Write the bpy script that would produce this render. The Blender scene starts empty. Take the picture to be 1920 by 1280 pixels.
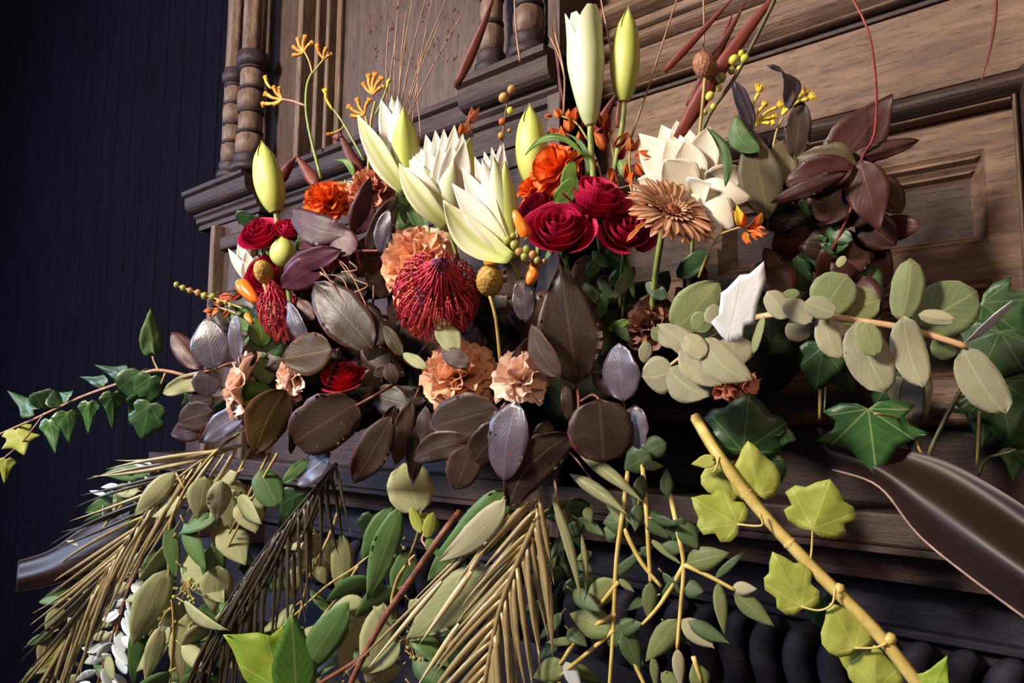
import bpy, bmesh, math, random
from mathutils import Vector, Matrix, noise
R = random.Random(7)
C = bpy.context.scene.collection
PI = math.pi
# ------------------------------------------------------------------ camera
F = 1386.67
def nrm(v): return v.normalized()
_X = -nrm(Vector((-1610, -130, -F)))
_Z = Vector((110, 13440, -F)); _Z = nrm(_Z - _X * _Z.dot(_X))
_Y = _Z.cross(_X)
M = Matrix((_X, _Y, _Z))                       # camera -> world
CAM = Vector((0, -.85, 1.55))
cam = bpy.data.objects.new('camera', bpy.data.cameras.new('camera')); C.objects.link(cam)
cam.data.sensor_width = 36; cam.data.lens = F * 36 / 1920; cam.data.clip_start = .05
cam.matrix_world = Matrix.Translation(CAM) @ M.to_4x4()
bpy.context.scene.camera = cam
# ------------------------------------------------------------------ light
vs = bpy.context.scene.view_settings
vs.view_transform = 'Standard'; vs.look = 'None'; vs.gamma = 1; vs.exposure = .1; vs.use_curve_mapping = False
wd = bpy.data.worlds.new('world'); bpy.context.scene.world = wd; wd.use_nodes = True
wd.node_tree.nodes['Background'].inputs[0].default_value = (.065, .066, .09, 1)
wd.node_tree.nodes['Background'].inputs[1].default_value = .8
def area(name, loc, to, size, power, col):
    l = bpy.data.lights.new(name, 'AREA'); l.shape = 'DISK'; l.size = size; l.energy = power; l.color = col
    o = bpy.data.objects.new(name, l); C.objects.link(o); o.location = loc
    o.rotation_euler = (Vector(to) - Vector(loc)).to_track_quat('-Z', 'Y').to_euler(); return o
area('ceiling_lamp', (-1.1, -2.05, 2.6), (-.6, -.25, 1.6), .4, 102, (1, .88, .73))
area('window_daylight', (-3.1, -1.9, 2.2), (-.8, -.3, 1.5), 1.0, 52, (.5, .66, 1))
area('wall_lamp', (.75, -1.5, 2.1), (-.2, 0, 1.7), .25, 7, (1, .62, .33))
# ------------------------------------------------------------------ pixel helpers: a pixel and a depth give a point
def bd(x): return .60 / (.7566 + .40 * (x - 960) / F)
def ray(x, y): return M @ Vector(((x - 960) / F, (640 - y) / F, -1))
def P(x, y, dz=0): return CAM + ray(x, y) * (bd(x) + dz)
def W(x, y, Y):
    d = ray(x, y); return CAM + d * ((Y - CAM.y) / d.y)
def mpp(x, dz=0): return (bd(x) + dz) / F
def camdir(r, u, b): return nrm(M @ Vector((r, u, b)))
# ------------------------------------------------------------------ materials
def lin(h):
    h = h.lstrip('#'); o = []
    for i in (0, 2, 4):
        c = int(h[i:i+2], 16) / 255; o.append(c / 12.92 if c < .04045 else ((c + .055) / 1.055) ** 2.4)
    return (*o, 1)
class NT:
    def __init__(s, name):
        s.m = bpy.data.materials.new(name); s.m.use_nodes = True; s.t = s.m.node_tree
        s.b = s.t.nodes['Principled BSDF']; s.out = s.t.nodes['Material Output']
    def n(s, typ, **kw):
        x = s.t.nodes.new(typ)
        for k, v in kw.items(): setattr(x, k, v)
        return x
    def put(s, sock, v):
        if hasattr(v, 'is_output'): s.t.links.new(v, sock)
        else: sock.default_value = v
    def math(s, op, a, b=None, c=None):
        x = s.n('ShaderNodeMath', operation=op); s.put(x.inputs[0], a)
        if b is not None: s.put(x.inputs[1], b)
        if c is not None: s.put(x.inputs[2], c)
        return x.outputs[0]
    def step(s, v, a, b):
        x = s.n('ShaderNodeMapRange', interpolation_type='SMOOTHSTEP'); s.put(x.inputs[0], v)
        x.inputs[1].default_value = a; x.inputs[2].default_value = b; return x.outputs[0]
    def mix(s, f, a, b):
        x = s.n('ShaderNodeMix', data_type='RGBA'); s.put(x.inputs[0], f); s.put(x.inputs[6], a); s.put(x.inputs[7], b); return x.outputs[2]
    def noise(s, scale, detail=3, stretch=None):
        tc = s.n('ShaderNodeNewGeometry').outputs['Position']
        if stretch:
            mp = s.n('ShaderNodeMapping'); s.put(mp.inputs[0], tc); mp.inputs[3].default_value = stretch; tc = mp.outputs[0]
        x = s.n('ShaderNodeTexNoise'); s.put(x.inputs[0], tc); x.inputs['Scale'].default_value = scale; x.inputs['Detail'].default_value = detail
        return x.outputs[0]
    def uv(s, name):
        u = s.n('ShaderNodeUVMap', uv_map=name); x = s.n('ShaderNodeSeparateXYZ'); s.put(x.inputs[0], u.outputs[0]); return x.outputs[0], x.outputs[1]
    def bump(s, h, strength, dist):
        x = s.n('ShaderNodeBump'); s.put(x.inputs['Height'], h); x.inputs['Strength'].default_value = strength; x.inputs['Distance'].default_value = dist
        s.put(s.b.inputs['Normal'], x.outputs[0])
    def fin(s, col, rough, spec=.5, trans=0, coat=0, metal=0):
        s.put(s.b.inputs['Base Color'], col); s.put(s.b.inputs['Roughness'], rough); s.b.inputs['Specular IOR Level'].default_value = spec
        s.b.inputs['Coat Weight'].default_value = coat; s.b.inputs['Metallic'].default_value = metal
        if trans:
            t = s.n('ShaderNodeBsdfTranslucent'); s.put(t.inputs[0], col)
            mx = s.n('ShaderNodeMixShader'); mx.inputs[0].default_value = trans
            s.t.links.new(s.b.outputs[0], mx.inputs[1]); s.t.links.new(t.outputs[0], mx.inputs[2]); s.t.links.new(mx.outputs[0], s.out.inputs[0])
        return s.m
def leafmat(name, c1, c2, vein, rim=None, rough=.45, vs_=.5, nside=7, trans=.12, spec=.5, rimw=.9, mottled=40, basecol=None, coat=0, bump=.3, palm=False):
    n = NT(name); u, v = n.uv('UVMap'); e, r = n.uv('edge')
    d = n.math('ABSOLUTE', n.math('SUBTRACT', u, .5))
    f = n.math('ADD', n.math('MULTIPLY', n.noise(mottled), .75), n.math('MULTIPLY', r, .5))
    col = n.mix(n.step(f, .3, .85), lin(c1), lin(c2))
    if basecol: col = n.mix(n.step(v, .45, .0), col, lin(basecol))
    mid = n.math('SUBTRACT', 1, n.step(d, .012, .035))
    fr = n.math('FRACT', n.math('SUBTRACT', n.math('MULTIPLY', v, nside), n.math('MULTIPLY', d, nside * .9)))
    side = n.math('SUBTRACT', 1, n.step(n.math('ABSOLUTE', n.math('SUBTRACT', fr, .5)), .03, .11))
    if palm:
        su, sv = n.math('SUBTRACT', u, .5), n.math('SUBTRACT', v, .1); an = n.math('ARCTAN2', su, sv); di = n.math('SQRT', n.math('ADD', n.math('MULTIPLY', su, su), n.math('MULTIPLY', sv, sv)))
        off = n.math('MULTIPLY', n.math('MULTIPLY', n.math('ABSOLUTE', n.math('SUBTRACT', n.math('FRACT', n.math('ADD', n.math('DIVIDE', an, .72), .5)), .5)), .72), di)
        mid = n.math('SUBTRACT', 1, n.step(off, .005, .014)); side = n.math('MULTIPLY', side, .3)
    veins = n.math('MAXIMUM', mid, n.math('MULTIPLY', side, .45))
    col = n.mix(n.math('MULTIPLY', veins, vs_), col, lin(vein))
    if rim: col = n.mix(n.math('MULTIPLY', n.step(n.math('ADD', n.math('SUBTRACT', e, .02), n.math('MULTIPLY', n.math('SUBTRACT', n.noise(120), .5), .25)), rimw, min(1, rimw + .09)), .65), col, lin(rim))
    n.bump(n.math('ADD', n.noise(260, 4), n.math('MULTIPLY', veins, -.5)), bump, .0007)
    return n.fin(col, n.math('ADD', rough - .08, n.math('MULTIPLY', n.noise(70), .2)), spec, trans, coat)
def petalmat(name, c1, c2, base=None, mid=None, rough=.55, trans=.2, rim=None, midw=.12, spec=.35, streak=0, basev=.4, wv=.35):
    n = NT(name); u, v = n.uv('UVMap'); e, r = n.uv('edge'); d = n.math('ABSOLUTE', n.math('SUBTRACT', u, .5))
    col = n.mix(n.step(n.math('ADD', n.math('MULTIPLY', n.noise(50), .7), n.math('MULTIPLY', r, .5)), .3, .9), lin(c1), lin(c2))
    if base: col = n.mix(n.math('MULTIPLY', n.step(v, basev, 0.), .9), col, lin(base))
    if mid: col = n.mix(n.math('MULTIPLY', n.step(d, midw, .02), .75), col, lin(mid))
    if rim: col = n.mix(n.step(e, .82, 1.), col, lin(rim))
    w = n.n('ShaderNodeTexWave'); 
    cmb = n.n('ShaderNodeCombineXYZ'); n.put(cmb.inputs[0], u); n.put(cmb.inputs[1], n.math('MULTIPLY', v, .15)); n.put(w.inputs[0], cmb.outputs[0])
    w.inputs['Scale'].default_value = 5; w.inputs['Distortion'].default_value = 2
    if streak: col = n.mix(n.math('MULTIPLY', w.outputs[1], streak), col, lin(c2))
    n.bump(w.outputs[1], wv, .0006)
    return n.fin(col, rough, spec, trans)
def plain(name, c1, c2, rough=.5, scale=80, spec=.5, bump=.4, metal=0, coat=0, dist=.0006):
    n = NT(name); f = n.noise(scale, 4); col = n.mix(n.step(f, .35, .65), lin(c1), lin(c2)); n.bump(f, bump, dist)
    return n.fin(col, rough, spec, 0, coat, metal)
def wood(name, c1, c2, c3, stretch, rough=.42, scale=1, spec=.25):
    n = NT(name); g = n.noise(9 * scale, 6, stretch); g2 = n.noise(40 * scale, 5, stretch); big = n.noise(3, 2)
    col = n.mix(n.step(g, .35, .68), lin(c1), lin(c2)); col = n.mix(n.math('MULTIPLY', n.step(g2, .52, .7), .7), col, lin(c3))
    col = n.mix(n.math('MULTIPLY', n.step(big, .45, .7), .35), col, lin(c3))
    n.bump(n.math('ADD', g2, n.math('MULTIPLY', n.noise(160, 4, stretch), .6)), .55, .0012)
    return n.fin(col, n.math('ADD', rough, n.math('MULTIPLY', g2, .25)), spec)
# ------------------------------------------------------------------ mesh helpers
CUR = None
def link(name, me, parent):
    o = bpy.data.objects.new(name, me); C.objects.link(o)
    if parent: o.parent = parent
    return o
def mesh(name, vs_, fs, mats, parent=None, uvs=None, edge=None, fm=None, smooth=True, kind=None):
    off = parent.location if parent else Vector()
    if parent and parent.parent: off = off + parent.parent.location
    me = bpy.data.meshes.new(name); me.from_pydata([tuple(v - off) for v in vs_], [], fs)
    for m in (mats if isinstance(mats, (list, tuple)) else [mats]): me.materials.append(m)
    if smooth: me.polygons.foreach_set('use_smooth', [True] * len(fs))
    if fm: me.polygons.foreach_set('material_index', fm)
    if uvs:
        for nm, src in (('UVMap', uvs), ('edge', edge)):
            if src is None: continue
            l = me.uv_layers.new(name=nm); flat = []
            for f in fs:
                for i in f: flat += src[i]
            l.data.foreach_set('uv', flat)
    o = link(name, me, parent)
    if kind: o['kind'] = kind
    return o
class TH: pass
def T(name, label, cat, at, group=None):
    o = bpy.data.objects.new(name, None); C.objects.link(o); o.empty_display_size = .02
    o.location = P(*at) if not isinstance(at, Vector) else at
    o['label'] = label; o['category'] = cat; o['kind'] = 'thing'
    if group: o['group'] = group
    t = TH(); t.o = o; t.dz = at[2] if not isinstance(at, Vector) and len(at) > 2 else 0; return t
SH = {
 'oval': lambda t: math.sin(PI * t ** .9) ** .62,
 'round': lambda t: (4 * t * (1 - t)) ** .5,
 'obov': lambda t: math.sin(PI * t ** 1.45) ** .62,
 'egg': lambda t: math.sin(PI * t ** .74) ** .95,
 'lance': lambda t: math.sin(PI * t ** .75) ** 1.15,
 'blade': lambda t: min(1, .55 + t * 2) * (1 - t ** 2.2) ** .9,
 'strap': lambda t: min(1, .4 + t * 3) * min(1, (1 - t) * 6) ** .7,
 'lily': lambda t: (.35 + .65 * math.sin(PI * min(1, t * .95 + .02))) * (1 - t ** 5) ** .8,
 'fan': lambda t: .25 + .75 * t ** .8,
 'tongue': lambda t: (.45 + .55 * t ** .7) * (1 - t ** 7) ** .7,
}
def leaf3(parent, b, t, nh, w, mats, shape='oval', roll=0, bend=0, curve=0, cup=0, wave=0, fold=0, nu=6, nv=10, th=.00025, name='leaf', tw=0, jag=.05):
    """a two-sided leaf or petal from b to t; nh is the way its upper face looks"""
    ax = t - b; L = ax.length; a = ax / L
    s = a.cross(nh)
    if s.length < 1e-4: s = a.orthogonal()
    s.normalize(); n = s.cross(a); n.normalize()
    if roll:
        q = Matrix.Rotation(math.radians(roll), 3, a); s, n = q @ s, q @ n
    f = SH[shape] if isinstance(shape, str) else shape
    sd = R.random() * 50; rv = R.random()
    vs_, uv, ed = [], [], []
    s0, n0 = s, n
    for j in range(nv + 1):
        v = j / nv; hw = max(.012, f(min(max(v, 1e-4), 1 - 1e-4))) * w / 2
        arch = 4 * v * (1 - v)
        if tw:
            q = Matrix.Rotation(math.radians(tw * v), 3, a); s, n = q @ s0, q @ n0
        for i in range(nu + 1):
            x = 2 * i / nu - 1
            z = bend * L * arch + cup * hw * x * x - fold * hw * abs(x)
            hj = hw
            if jag: hj = hw * (1 + jag * noise.noise(Vector((v * 9, x * .5 + sd, sd))) )
            if wave: z += wave * L * noise.noise(Vector((v * 4 + sd, x * 1.3, sd))) * (abs(x) ** 1.5 + .25)
            vs_.append(b + ax * v + s0 * (curve * L * arch) + s * (x * hj) + n * z)
            uv.append((i / nu, v)); ed.append((max(abs(x), abs(2 * v - 1) ** 3), rv))
    N = len(vs_); fs, fm = [], []
    for j in range(nv):
        for i in range(nu):
            k = j * (nu + 1) + i
            fs.append((k, k + 1, k + nu + 2, k + nu + 1)); fm.append(0)
    for k in range(len(fs)): q = fs[k]; fs.append(tuple(N + i for i in reversed(q))); fm.append(1 if isinstance(mats, (list, tuple)) and len(mats) > 1 else 0)
    def rim(l):
        for p, q in zip(l, l[1:]): fs.append((q, p, N + p, N + q)); fm.append(0)
    rw = nu + 1
    rim([i for i in range(rw)]); rim([nu + j * rw for j in range(nv + 1)]); rim([nv * rw + i for i in reversed(range(rw))]); rim([j * rw for j in reversed(range(nv + 1))])
    nn = []
    for j in range(nv + 1):
        for i in range(nu + 1):
            k = j * rw + i
            m = (vs_[k + (1 if i < nu else 0)] - vs_[k - (1 if i else 0)]).cross(vs_[k + (rw if j < nv else 0)] - vs_[k - (rw if j else 0)])
            m = m.normalized() if m.length > 1e-12 else n0
            nn.append(m if m.dot(n0) > 0 else n0)
    lo = [p - m * th for p, m in zip(vs_, nn)]
    return mesh(name, vs_ + lo, fs, mats, parent, uv + uv, ed + ed, fm)
def outl(parent, b, t, nh, w, mats, pts, ctr=(0, .35), roll=0, bend=0, fold=0, cup=0, wave=0, curve=0, name='leaf', th=.00025, rings=4, sub=3):
    """a leaf from an outline in (across, along) units, star shaped about ctr"""
    ax = t - b; L = ax.length; a = ax / L; s = a.cross(nh); s.normalize(); n = s.cross(a)
    if roll:
        q = Matrix.Rotation(math.radians(roll), 3, a); s, n = q @ s, q @ n
    o = []
    for k in range(len(pts)):
        p, q = pts[k], pts[(k + 1) % len(pts)]
        for m in range(sub): o.append((p[0] + (q[0] - p[0]) * m / sub, p[1] + (q[1] - p[1]) * m / sub))
    sd = R.random() * 50; rv = R.random(); loc, ed = [ctr], [(0, rv)]
    K = len(o)
    for r in range(1, rings + 1):
        for p in o: loc.append((ctr[0] + (p[0] - ctr[0]) * r / rings, ctr[1] + (p[1] - ctr[1]) * r / rings)); ed.append((r / rings, rv))
    vs_, uv = [], []
    for (x, v) in loc:
        z = bend * L * (4 * v * (1 - v)) - fold * w * abs(x) + cup * w * x * x * 2 + wave * L * noise.noise(Vector((v * 3 + sd, x * 4, sd)))
        vs_.append(b + ax * v + s * (x * w + curve * L * 4 * v * (1 - v)) + n * z); uv.append((x + .5, v))
    N = len(vs_); fs = []
    for k in range(K): fs.append((0, 1 + k, 1 + (k + 1) % K))
    for r in range(rings - 1):
        for k in range(K):
            i, j = 1 + r * K + k, 1 + r * K + (k + 1) % K; fs.append((i, i + K, j + K, j))
    fm = [0] * len(fs); m2 = 1 if isinstance(mats, (list, tuple)) and len(mats) > 1 else 0
    for q in list(fs): fs.append(tuple(N + i for i in reversed(q))); fm.append(m2)
    e0 = 1 + (rings - 1) * K
    for k in range(K):
        i, j = e0 + k, e0 + (k + 1) % K; fs.append((j, i, N + i, N + j)); fm.append(0)
    # make the first side face nh
    lo = [p - n * th for p in vs_]
    me = mesh(name, vs_ + lo, fs, mats, parent, uv + uv, ed + ed, fm)
    return me
def mir(h): return h + [(-x, y) for (x, y) in reversed(h) if abs(x) > 1e-6]
IVY5 = mir([(0, .1), (.1, .02), (.26, .0), (.45, .1), (.33, .24), (.36, .34), (.56, .5), (.36, .56), (.22, .64), (.12, .82), (0, 1)])
IVY3 = mir([(0, .06), (.16, -.01), (.33, .04), (.5, .2), (.34, .34), (.22, .52), (.12, .76), (0, 1)])
HEART = mir([(0, .08), (.13, 0), (.32, .03), (.46, .18), (.5, .36), (.42, .55), (.24, .74), (.14, .88), (0, 1)])
WAVY = mir([(0, .06), (.16, 0), (.34, .05), (.44, .2), (.36, .34), (.5, .5), (.4, .68), (.26, .72), (.16, .86), (0, 1)])
LOBED = [(0, 0), (.3, .05), (.45, .35), (.5, .7), (.36, .92), (.2, .84), (.05, .8), (-.1, .9), (-.3, .95), (-.54, 1.03), (-.47, .8), (-.42, .4), (-.25, .1)]
TORN = [(0, 0), (.3, .05), (.28, .22), (.5, .27), (.48, .5), (.55, .8), (.42, 1), (.3, .92), (.16, .83), (-.05, .8), (-.28, .62), (-.4, .56), (-.35, .3), (-.5, .2), (-.2, .06)]
def tube(name, pts, r0, r1, mat, parent, n=6, seg=4, closed=True, rfun=None):
    q = []
    m = len(pts)
    if m == 2: q = [pts[0].lerp(pts[1], k / seg) for k in range(seg + 1)]
    else:
        for i in range(m - 1):
            p0, p1, p2, p3 = pts[max(i - 1, 0)], pts[i], pts[i + 1], pts[min(i + 2, m - 1)]
            for k in range(seg):
                t = k / seg
                q.append(.5 * ((2 * p1) + (p2 - p0) * t + (2 * p0 - 5 * p1 + 4 * p2 - p3) * t * t + (3 * p1 - p0 - 3 * p2 + p3) * t ** 3))
        q.append(pts[-1].copy())
    vs_, fs = [], []; u = None; K = len(q)
    for i, p in enumerate(q):
        d = (q[min(i + 1, K - 1)] - q[max(i - 1, 0)]).normalized()
        if u is None: u = d.orthogonal().normalized()
        u = (u - d * u.dot(d)).normalized(); w = d.cross(u); t = i / (K - 1); r = rfun(t) if rfun else r0 + (r1 - r0) * t
        for k in range(n):
            a = 2 * PI * k / n; vs_.append(p + (u * math.cos(a) + w * math.sin(a)) * r)
    for i in range(K - 1):
        for k in range(n):
            a, b = i * n + k, i * n + (k + 1) % n; fs.append((a, b, b + n, a + n))
    fs.append(tuple(reversed(range(n)))); fs.append(tuple(range((K - 1) * n, K * n)))
    return mesh(name, vs_, fs, mat, parent)
def pp(p, dz): return P(p[0], p[1], p[2] if len(p) > 2 else dz)
def stem(t, pts, w0, w1, mat, name='stem', n=6):
    """pts are pixels with an optional depth step; w0, w1 full widths in pixels"""
    k = mpp(pts[0][0], pts[0][2] if len(pts[0]) > 2 else t.dz)
    return tube(name, [pp(p, t.dz) for p in pts], w0 * k / 2, w1 * k / 2, mat, t.o, n)
def facing(p): return (CAM - p).normalized()
def lf(t, bx, by, tx, ty, w, mats, dz=None, dt=None, pet=None, petm=None, **kw):
    d0 = t.dz if dz is None else t.dz + dz; d1 = d0 if dt is None else t.dz + dt
    b, e = P(bx, by, d0), P(tx, ty, d1)
    o = leaf3(t.o, b, e, facing((b + e) / 2), w * mpp((bx + tx) / 2, (d0 + d1) / 2), mats, **kw)
    if pet: stem(t, [(*pet, t.dz + .01), ((pet[0] + bx) / 2 + 3, (pet[1] + by) / 2 - 4, (t.dz + .01 + d0) / 2), (bx, by, d0)], 4, 3.5, petm, 'petiole', 5)
    return o
def iv(t, bx, by, tx, ty, w, mats, pts=IVY5, dz=None, dt=None, pet=None, petm=None, **kw):
    d0 = t.dz if dz is None else t.dz + dz; d1 = d0 if dt is None else t.dz + dt
    b, e = P(bx, by, d0), P(tx, ty, d1)
    o = outl(t.o, b, e, facing((b + e) / 2), w * mpp((bx + tx) / 2, (d0 + d1) / 2), mats, pts, **kw)
    if pet: stem(t, [(*q, d0) if len(q) < 3 else (q[0], q[1], t.dz + q[2]) for q in pet] + [(bx + (tx - bx) * .1, by + (ty - by) * .1, d0)], 5, 4, petm, 'petiole', 5)
    return o
def frame(axis):
    z = axis.normalized(); x = z.orthogonal().normalized(); 
    up = Vector((0, 0, 1)); x = up.cross(z)
    x = x.normalized() if x.length > .05 else z.orthogonal().normalized()
    return x, z.cross(x), z
def lathe(name, prof, at, mat, parent, n=16, flute=0, axis=None):
    """prof: (radius, height)"""
    x, y, z = frame(axis) if axis else (Vector((1, 0, 0)), Vector((0, 1, 0)), Vector((0, 0, 1)))
    vs_, fs = [], []
    for (r, h) in prof:
        for k in range(n):
            a = 2 * PI * k / n; rr = r * (1 - (flute if k % 4 in (0,) else 0))
            vs_.append(at + x * (rr * math.cos(a)) + y * (rr * math.sin(a)) + z * h)
    for i in range(len(prof) - 1):
        for k in range(n):
            a, b = i * n + k, i * n + (k + 1) % n; fs.append((a, b, b + n, a + n))
    fs.append(tuple(reversed(range(n)))); fs.append(tuple(range((len(prof) - 1) * n, len(prof) * n)))
    return mesh(name, vs_, fs, mat, parent)
# ------------------------------------------------------------------ wood
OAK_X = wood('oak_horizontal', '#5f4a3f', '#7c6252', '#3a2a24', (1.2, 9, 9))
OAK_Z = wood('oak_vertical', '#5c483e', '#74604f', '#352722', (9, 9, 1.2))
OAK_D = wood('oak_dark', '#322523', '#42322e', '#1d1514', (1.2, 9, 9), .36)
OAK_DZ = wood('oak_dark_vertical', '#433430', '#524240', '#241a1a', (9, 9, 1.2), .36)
NAVY = wood('unlit_board', '#0b0a14', '#0f0d1a', '#07060c', (9, 9, .8), .75, 1, .04)  # this wall is only unlit; its darkness is put into the board colour
def struct(name, label=None):
    o = bpy.data.objects.new(name, None); C.objects.link(o); o['kind'] = 'structure'
    if label: o['label'] = label
    return o
def ext(name, prof, x0, x1, mat, parent, bev=0):
    """profile of (y, z) points pulled along the wall from x0 to x1"""
    n = len(prof); v = [Vector((x, y, z)) for x in (x0, x1) for (y, z) in prof]
    f = [(i, (i + 1) % n, n + (i + 1) % n, n + i) for i in range(n)] + [tuple(range(n)), tuple(range(2 * n - 1, n - 1, -1))]
    o = mesh(name, v, f, mat, parent, smooth=False)
    bm = bmesh.new(); bm.from_mesh(o.data); bmesh.ops.recalc_face_normals(bm, faces=bm.faces); bm.to_mesh(o.data); bm.free()
    if bev:
        m = o.modifiers.new('bevel', 'BEVEL'); m.width = bev; m.segments = 2; m.limit_method = 'ANGLE'; m.angle_limit = math.radians(30)
    return o
def box(name, x0, x1, y0, y1, z0, z1, mat, parent, bev=.0015):
    return ext(name, [(y0, z0), (y1, z0), (y1, z1), (y0, z1)], x0, x1, mat, parent, bev)
def arc(y0, z0, y1, z1, bulge, n=6):
    out = []
    for k in range(n + 1):
        t = k / n; ny, nz = -(z1 - z0), (y1 - y0); out.append((y0 + (y1 - y0) * t + ny * bulge * 4 * t * (1 - t), z0 + (z1 - z0) * t + nz * bulge * 4 * t * (1 - t)))
    return out
wb = struct('wall_back')
# boards behind everything on the right hand section
X0, X1 = -.578, 1.3
zt = lambda x, y: W(x, y, 0).z
zA, zB, zC, zD = zt(1488, 30), zt(1488, 72), zt(1488, 101), zt(1697, 182)
zE, zF = zt(1697, 236), zt(1770, 765)
box('backing_board', -.62, X1, .035, .06, 1.0, 3.2, OAK_D, wb)
def torus(z0, z1, y, out, mat=OAK_X, x0=X0, x1=X1, name='moulding'):
    ext(name, [(.04, z0)] + arc(y, z0, y, z1, out / (z1 - z0), 7)[::1] + [(.04, z1)], x0, x1, mat, wb)
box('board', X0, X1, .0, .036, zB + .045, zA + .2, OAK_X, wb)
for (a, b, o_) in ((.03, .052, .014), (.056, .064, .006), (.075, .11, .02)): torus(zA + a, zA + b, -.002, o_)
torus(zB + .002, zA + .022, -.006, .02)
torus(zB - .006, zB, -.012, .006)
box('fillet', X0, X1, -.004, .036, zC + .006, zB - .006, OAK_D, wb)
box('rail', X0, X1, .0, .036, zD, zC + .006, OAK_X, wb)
# framed field: bolection moulding round a field with sunk coffers
XR = -.088
torus(zE + .006, zD - .002, -.002, .013, OAK_D, X0, XR + .02, 'frame_moulding'); torus(zE, zE + .006, .002, .007, OAK_X, X0, XR, 'frame_bead')
def vmould(name, x0, x1, z0, z1, y, out, mat):
    n = 7; v = []; 
    prof = [(x0, .04)] + [(x0 + (x1 - x0) * k / n, y - out * 4 * (k / n) * (1 - k / n)) for k in range(n + 1)] + [(x1, .04)]
    k = len(prof); v = [Vector((x, yy, z)) for z in (z0, z1) for (x, yy) in prof]
    f = [(i, (i + 1) % k, k + (i + 1) % k, k + i) for i in range(k)] + [tuple(range(k)), tuple(range(2 * k - 1, k - 1, -1))]
    o = mesh(name, v, f, mat, wb, smooth=False)
    bm = bmesh.new(); bm.from_mesh(o.data); bmesh.ops.recalc_face_normals(bm, faces=bm.faces); bm.to_mesh(o.data); bm.free()
vmould('frame_bead', XR, XR + .006, zF + .02, zE + .006, .002, .007, OAK_Z); vmould('frame_moulding', XR + .007, XR + .022, zF, zD - .002, -.002, .013, OAK_D)
box('stile', XR + .022, X1, -.002, .036, zF, zD, OAK_Z, wb)
FY = .012
cols = [(-.241, -.1145), (-.405, -.278), (-.565, -.442)]
rows = [(1.728, 1.826), (1.592, 1.692)]
xs = [X0] + [c for col in reversed(cols) for c in col] + [XR]
box('field_rail', X0, XR, FY, .036, rows[0][1], zE, OAK_X, wb, 0); box('field_rail', X0, XR, FY, .036, rows[1][1], rows[0][0], OAK_X, wb, 0); box('field_rail', X0, XR, FY, .036, zF, rows[1][0], OAK_X, wb, 0)
for (z0, z1) in rows:
    for k in range(0, len(xs), 2): box('field_stile', xs[k], xs[k + 1], FY, .036, z0, z1, OAK_X, wb, 0)
    for (x0, x1) in cols:
        i, dy = .024, .032; xa, xb = (x0 + i, x1 - i); za, zb = z0 + .02, z1 - .036
        o_ = [Vector((x, FY, z)) for x, z in ((x0, z0), (x1, z0), (x1, z1), (x0, z1))]; q = [Vector((x, FY + dy, z)) for x, z in ((xa, za), (xb, za), (xb, zb), (xa, zb))]
        mesh('coffer', o_ + q, [(4, 5, 6, 7), (1, 2, 6, 5), (3, 0, 4, 7), (0, 1, 5, 4), (2, 3, 7, 6)], OAK_X, wb, smooth=False)
        for (f0, f1, tt) in ((.12, .3, .6), (.45, .62, .6), (.76, .9, .6)):     # stepped beads on the soffit and the sill of the coffer
            for (ze, zi) in ((z1, zb), (z0, za)):
                if ze == z0 and f0 > .6: continue
                def at(f, lift): return (FY + dy * f - lift, ze + (zi - ze) * f)
                xl = lambda f: (x0 + i * f, x1 - i * f)
                a, b = at(f0, 0), at(f1, 0); m_ = at((f0 + f1) / 2, .0045)
                va = xl(f0); vb_ = xl(f1)
                v = [Vector((va[0], *a)), Vector((va[1], *a)), Vector((vb_[1], *b)), Vector((vb_[0], *b)), Vector((va[0] + .002, *m_)), Vector((vb_[1] - .002, *m_))]
                mesh('coffer_bead', v, [(0, 1, 5, 4), (4, 5, 2, 3), (0, 4, 3), (1, 2, 5)], OAK_X, wb, smooth=False)
# ledge and apron under the field
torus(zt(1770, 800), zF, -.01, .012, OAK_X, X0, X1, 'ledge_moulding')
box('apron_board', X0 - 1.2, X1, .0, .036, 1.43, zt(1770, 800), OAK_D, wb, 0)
# left hand projecting aedicule
XL, XM = -1.52, -.578
box('return_board', XM - .02, XM, -.09, .04, 1.4, 3.2, OAK_DZ, wb, 0)
box('upper_panel', -1.11, -.72, -.06, .03, 2.03, 3.2, OAK_DZ, wb, 0)
box('edge_board', -1.53, -1.5, -.075, .03, 2.03, 3.2, OAK_Z, wb); box('pilaster_board', -1.5, -1.26, -.05, .03, 2.03, 3.2, OAK_DZ, wb, 0)
for x0, x1, y in ((-1.26, -1.248, -.02), (-1.243, -1.22, -.075), (-1.216, -1.204, -.09), (-1.2, -1.175, -.06), (-1.172, -1.16, -.082), (-1.157, -1.135, -.05), (-1.132, -1.122, -.085), (-1.12, -1.105, -.07)):
    box('upright_bead', x0, x1, y, .03, 2.03, 3.2, OAK_Z, wb, .003)
box('pilaster_board', -.72, XM - .02, -.055, .03, 2.03, 3.2, OAK_DZ, wb, 0)
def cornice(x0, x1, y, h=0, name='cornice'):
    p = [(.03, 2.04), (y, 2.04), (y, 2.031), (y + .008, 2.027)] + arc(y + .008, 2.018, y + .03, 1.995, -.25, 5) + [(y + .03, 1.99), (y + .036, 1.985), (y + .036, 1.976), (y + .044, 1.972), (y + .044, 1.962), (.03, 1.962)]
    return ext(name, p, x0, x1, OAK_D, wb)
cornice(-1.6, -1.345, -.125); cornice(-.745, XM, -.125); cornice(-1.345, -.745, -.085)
box('frieze_board', -1.345, -.745, -.045, .03, 1.4, 1.963, OAK_D, wb, 0); box('frieze_board', -.745, XM, -.085, .03, 1.4, 1.963, OAK_D, wb, 0)
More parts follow.
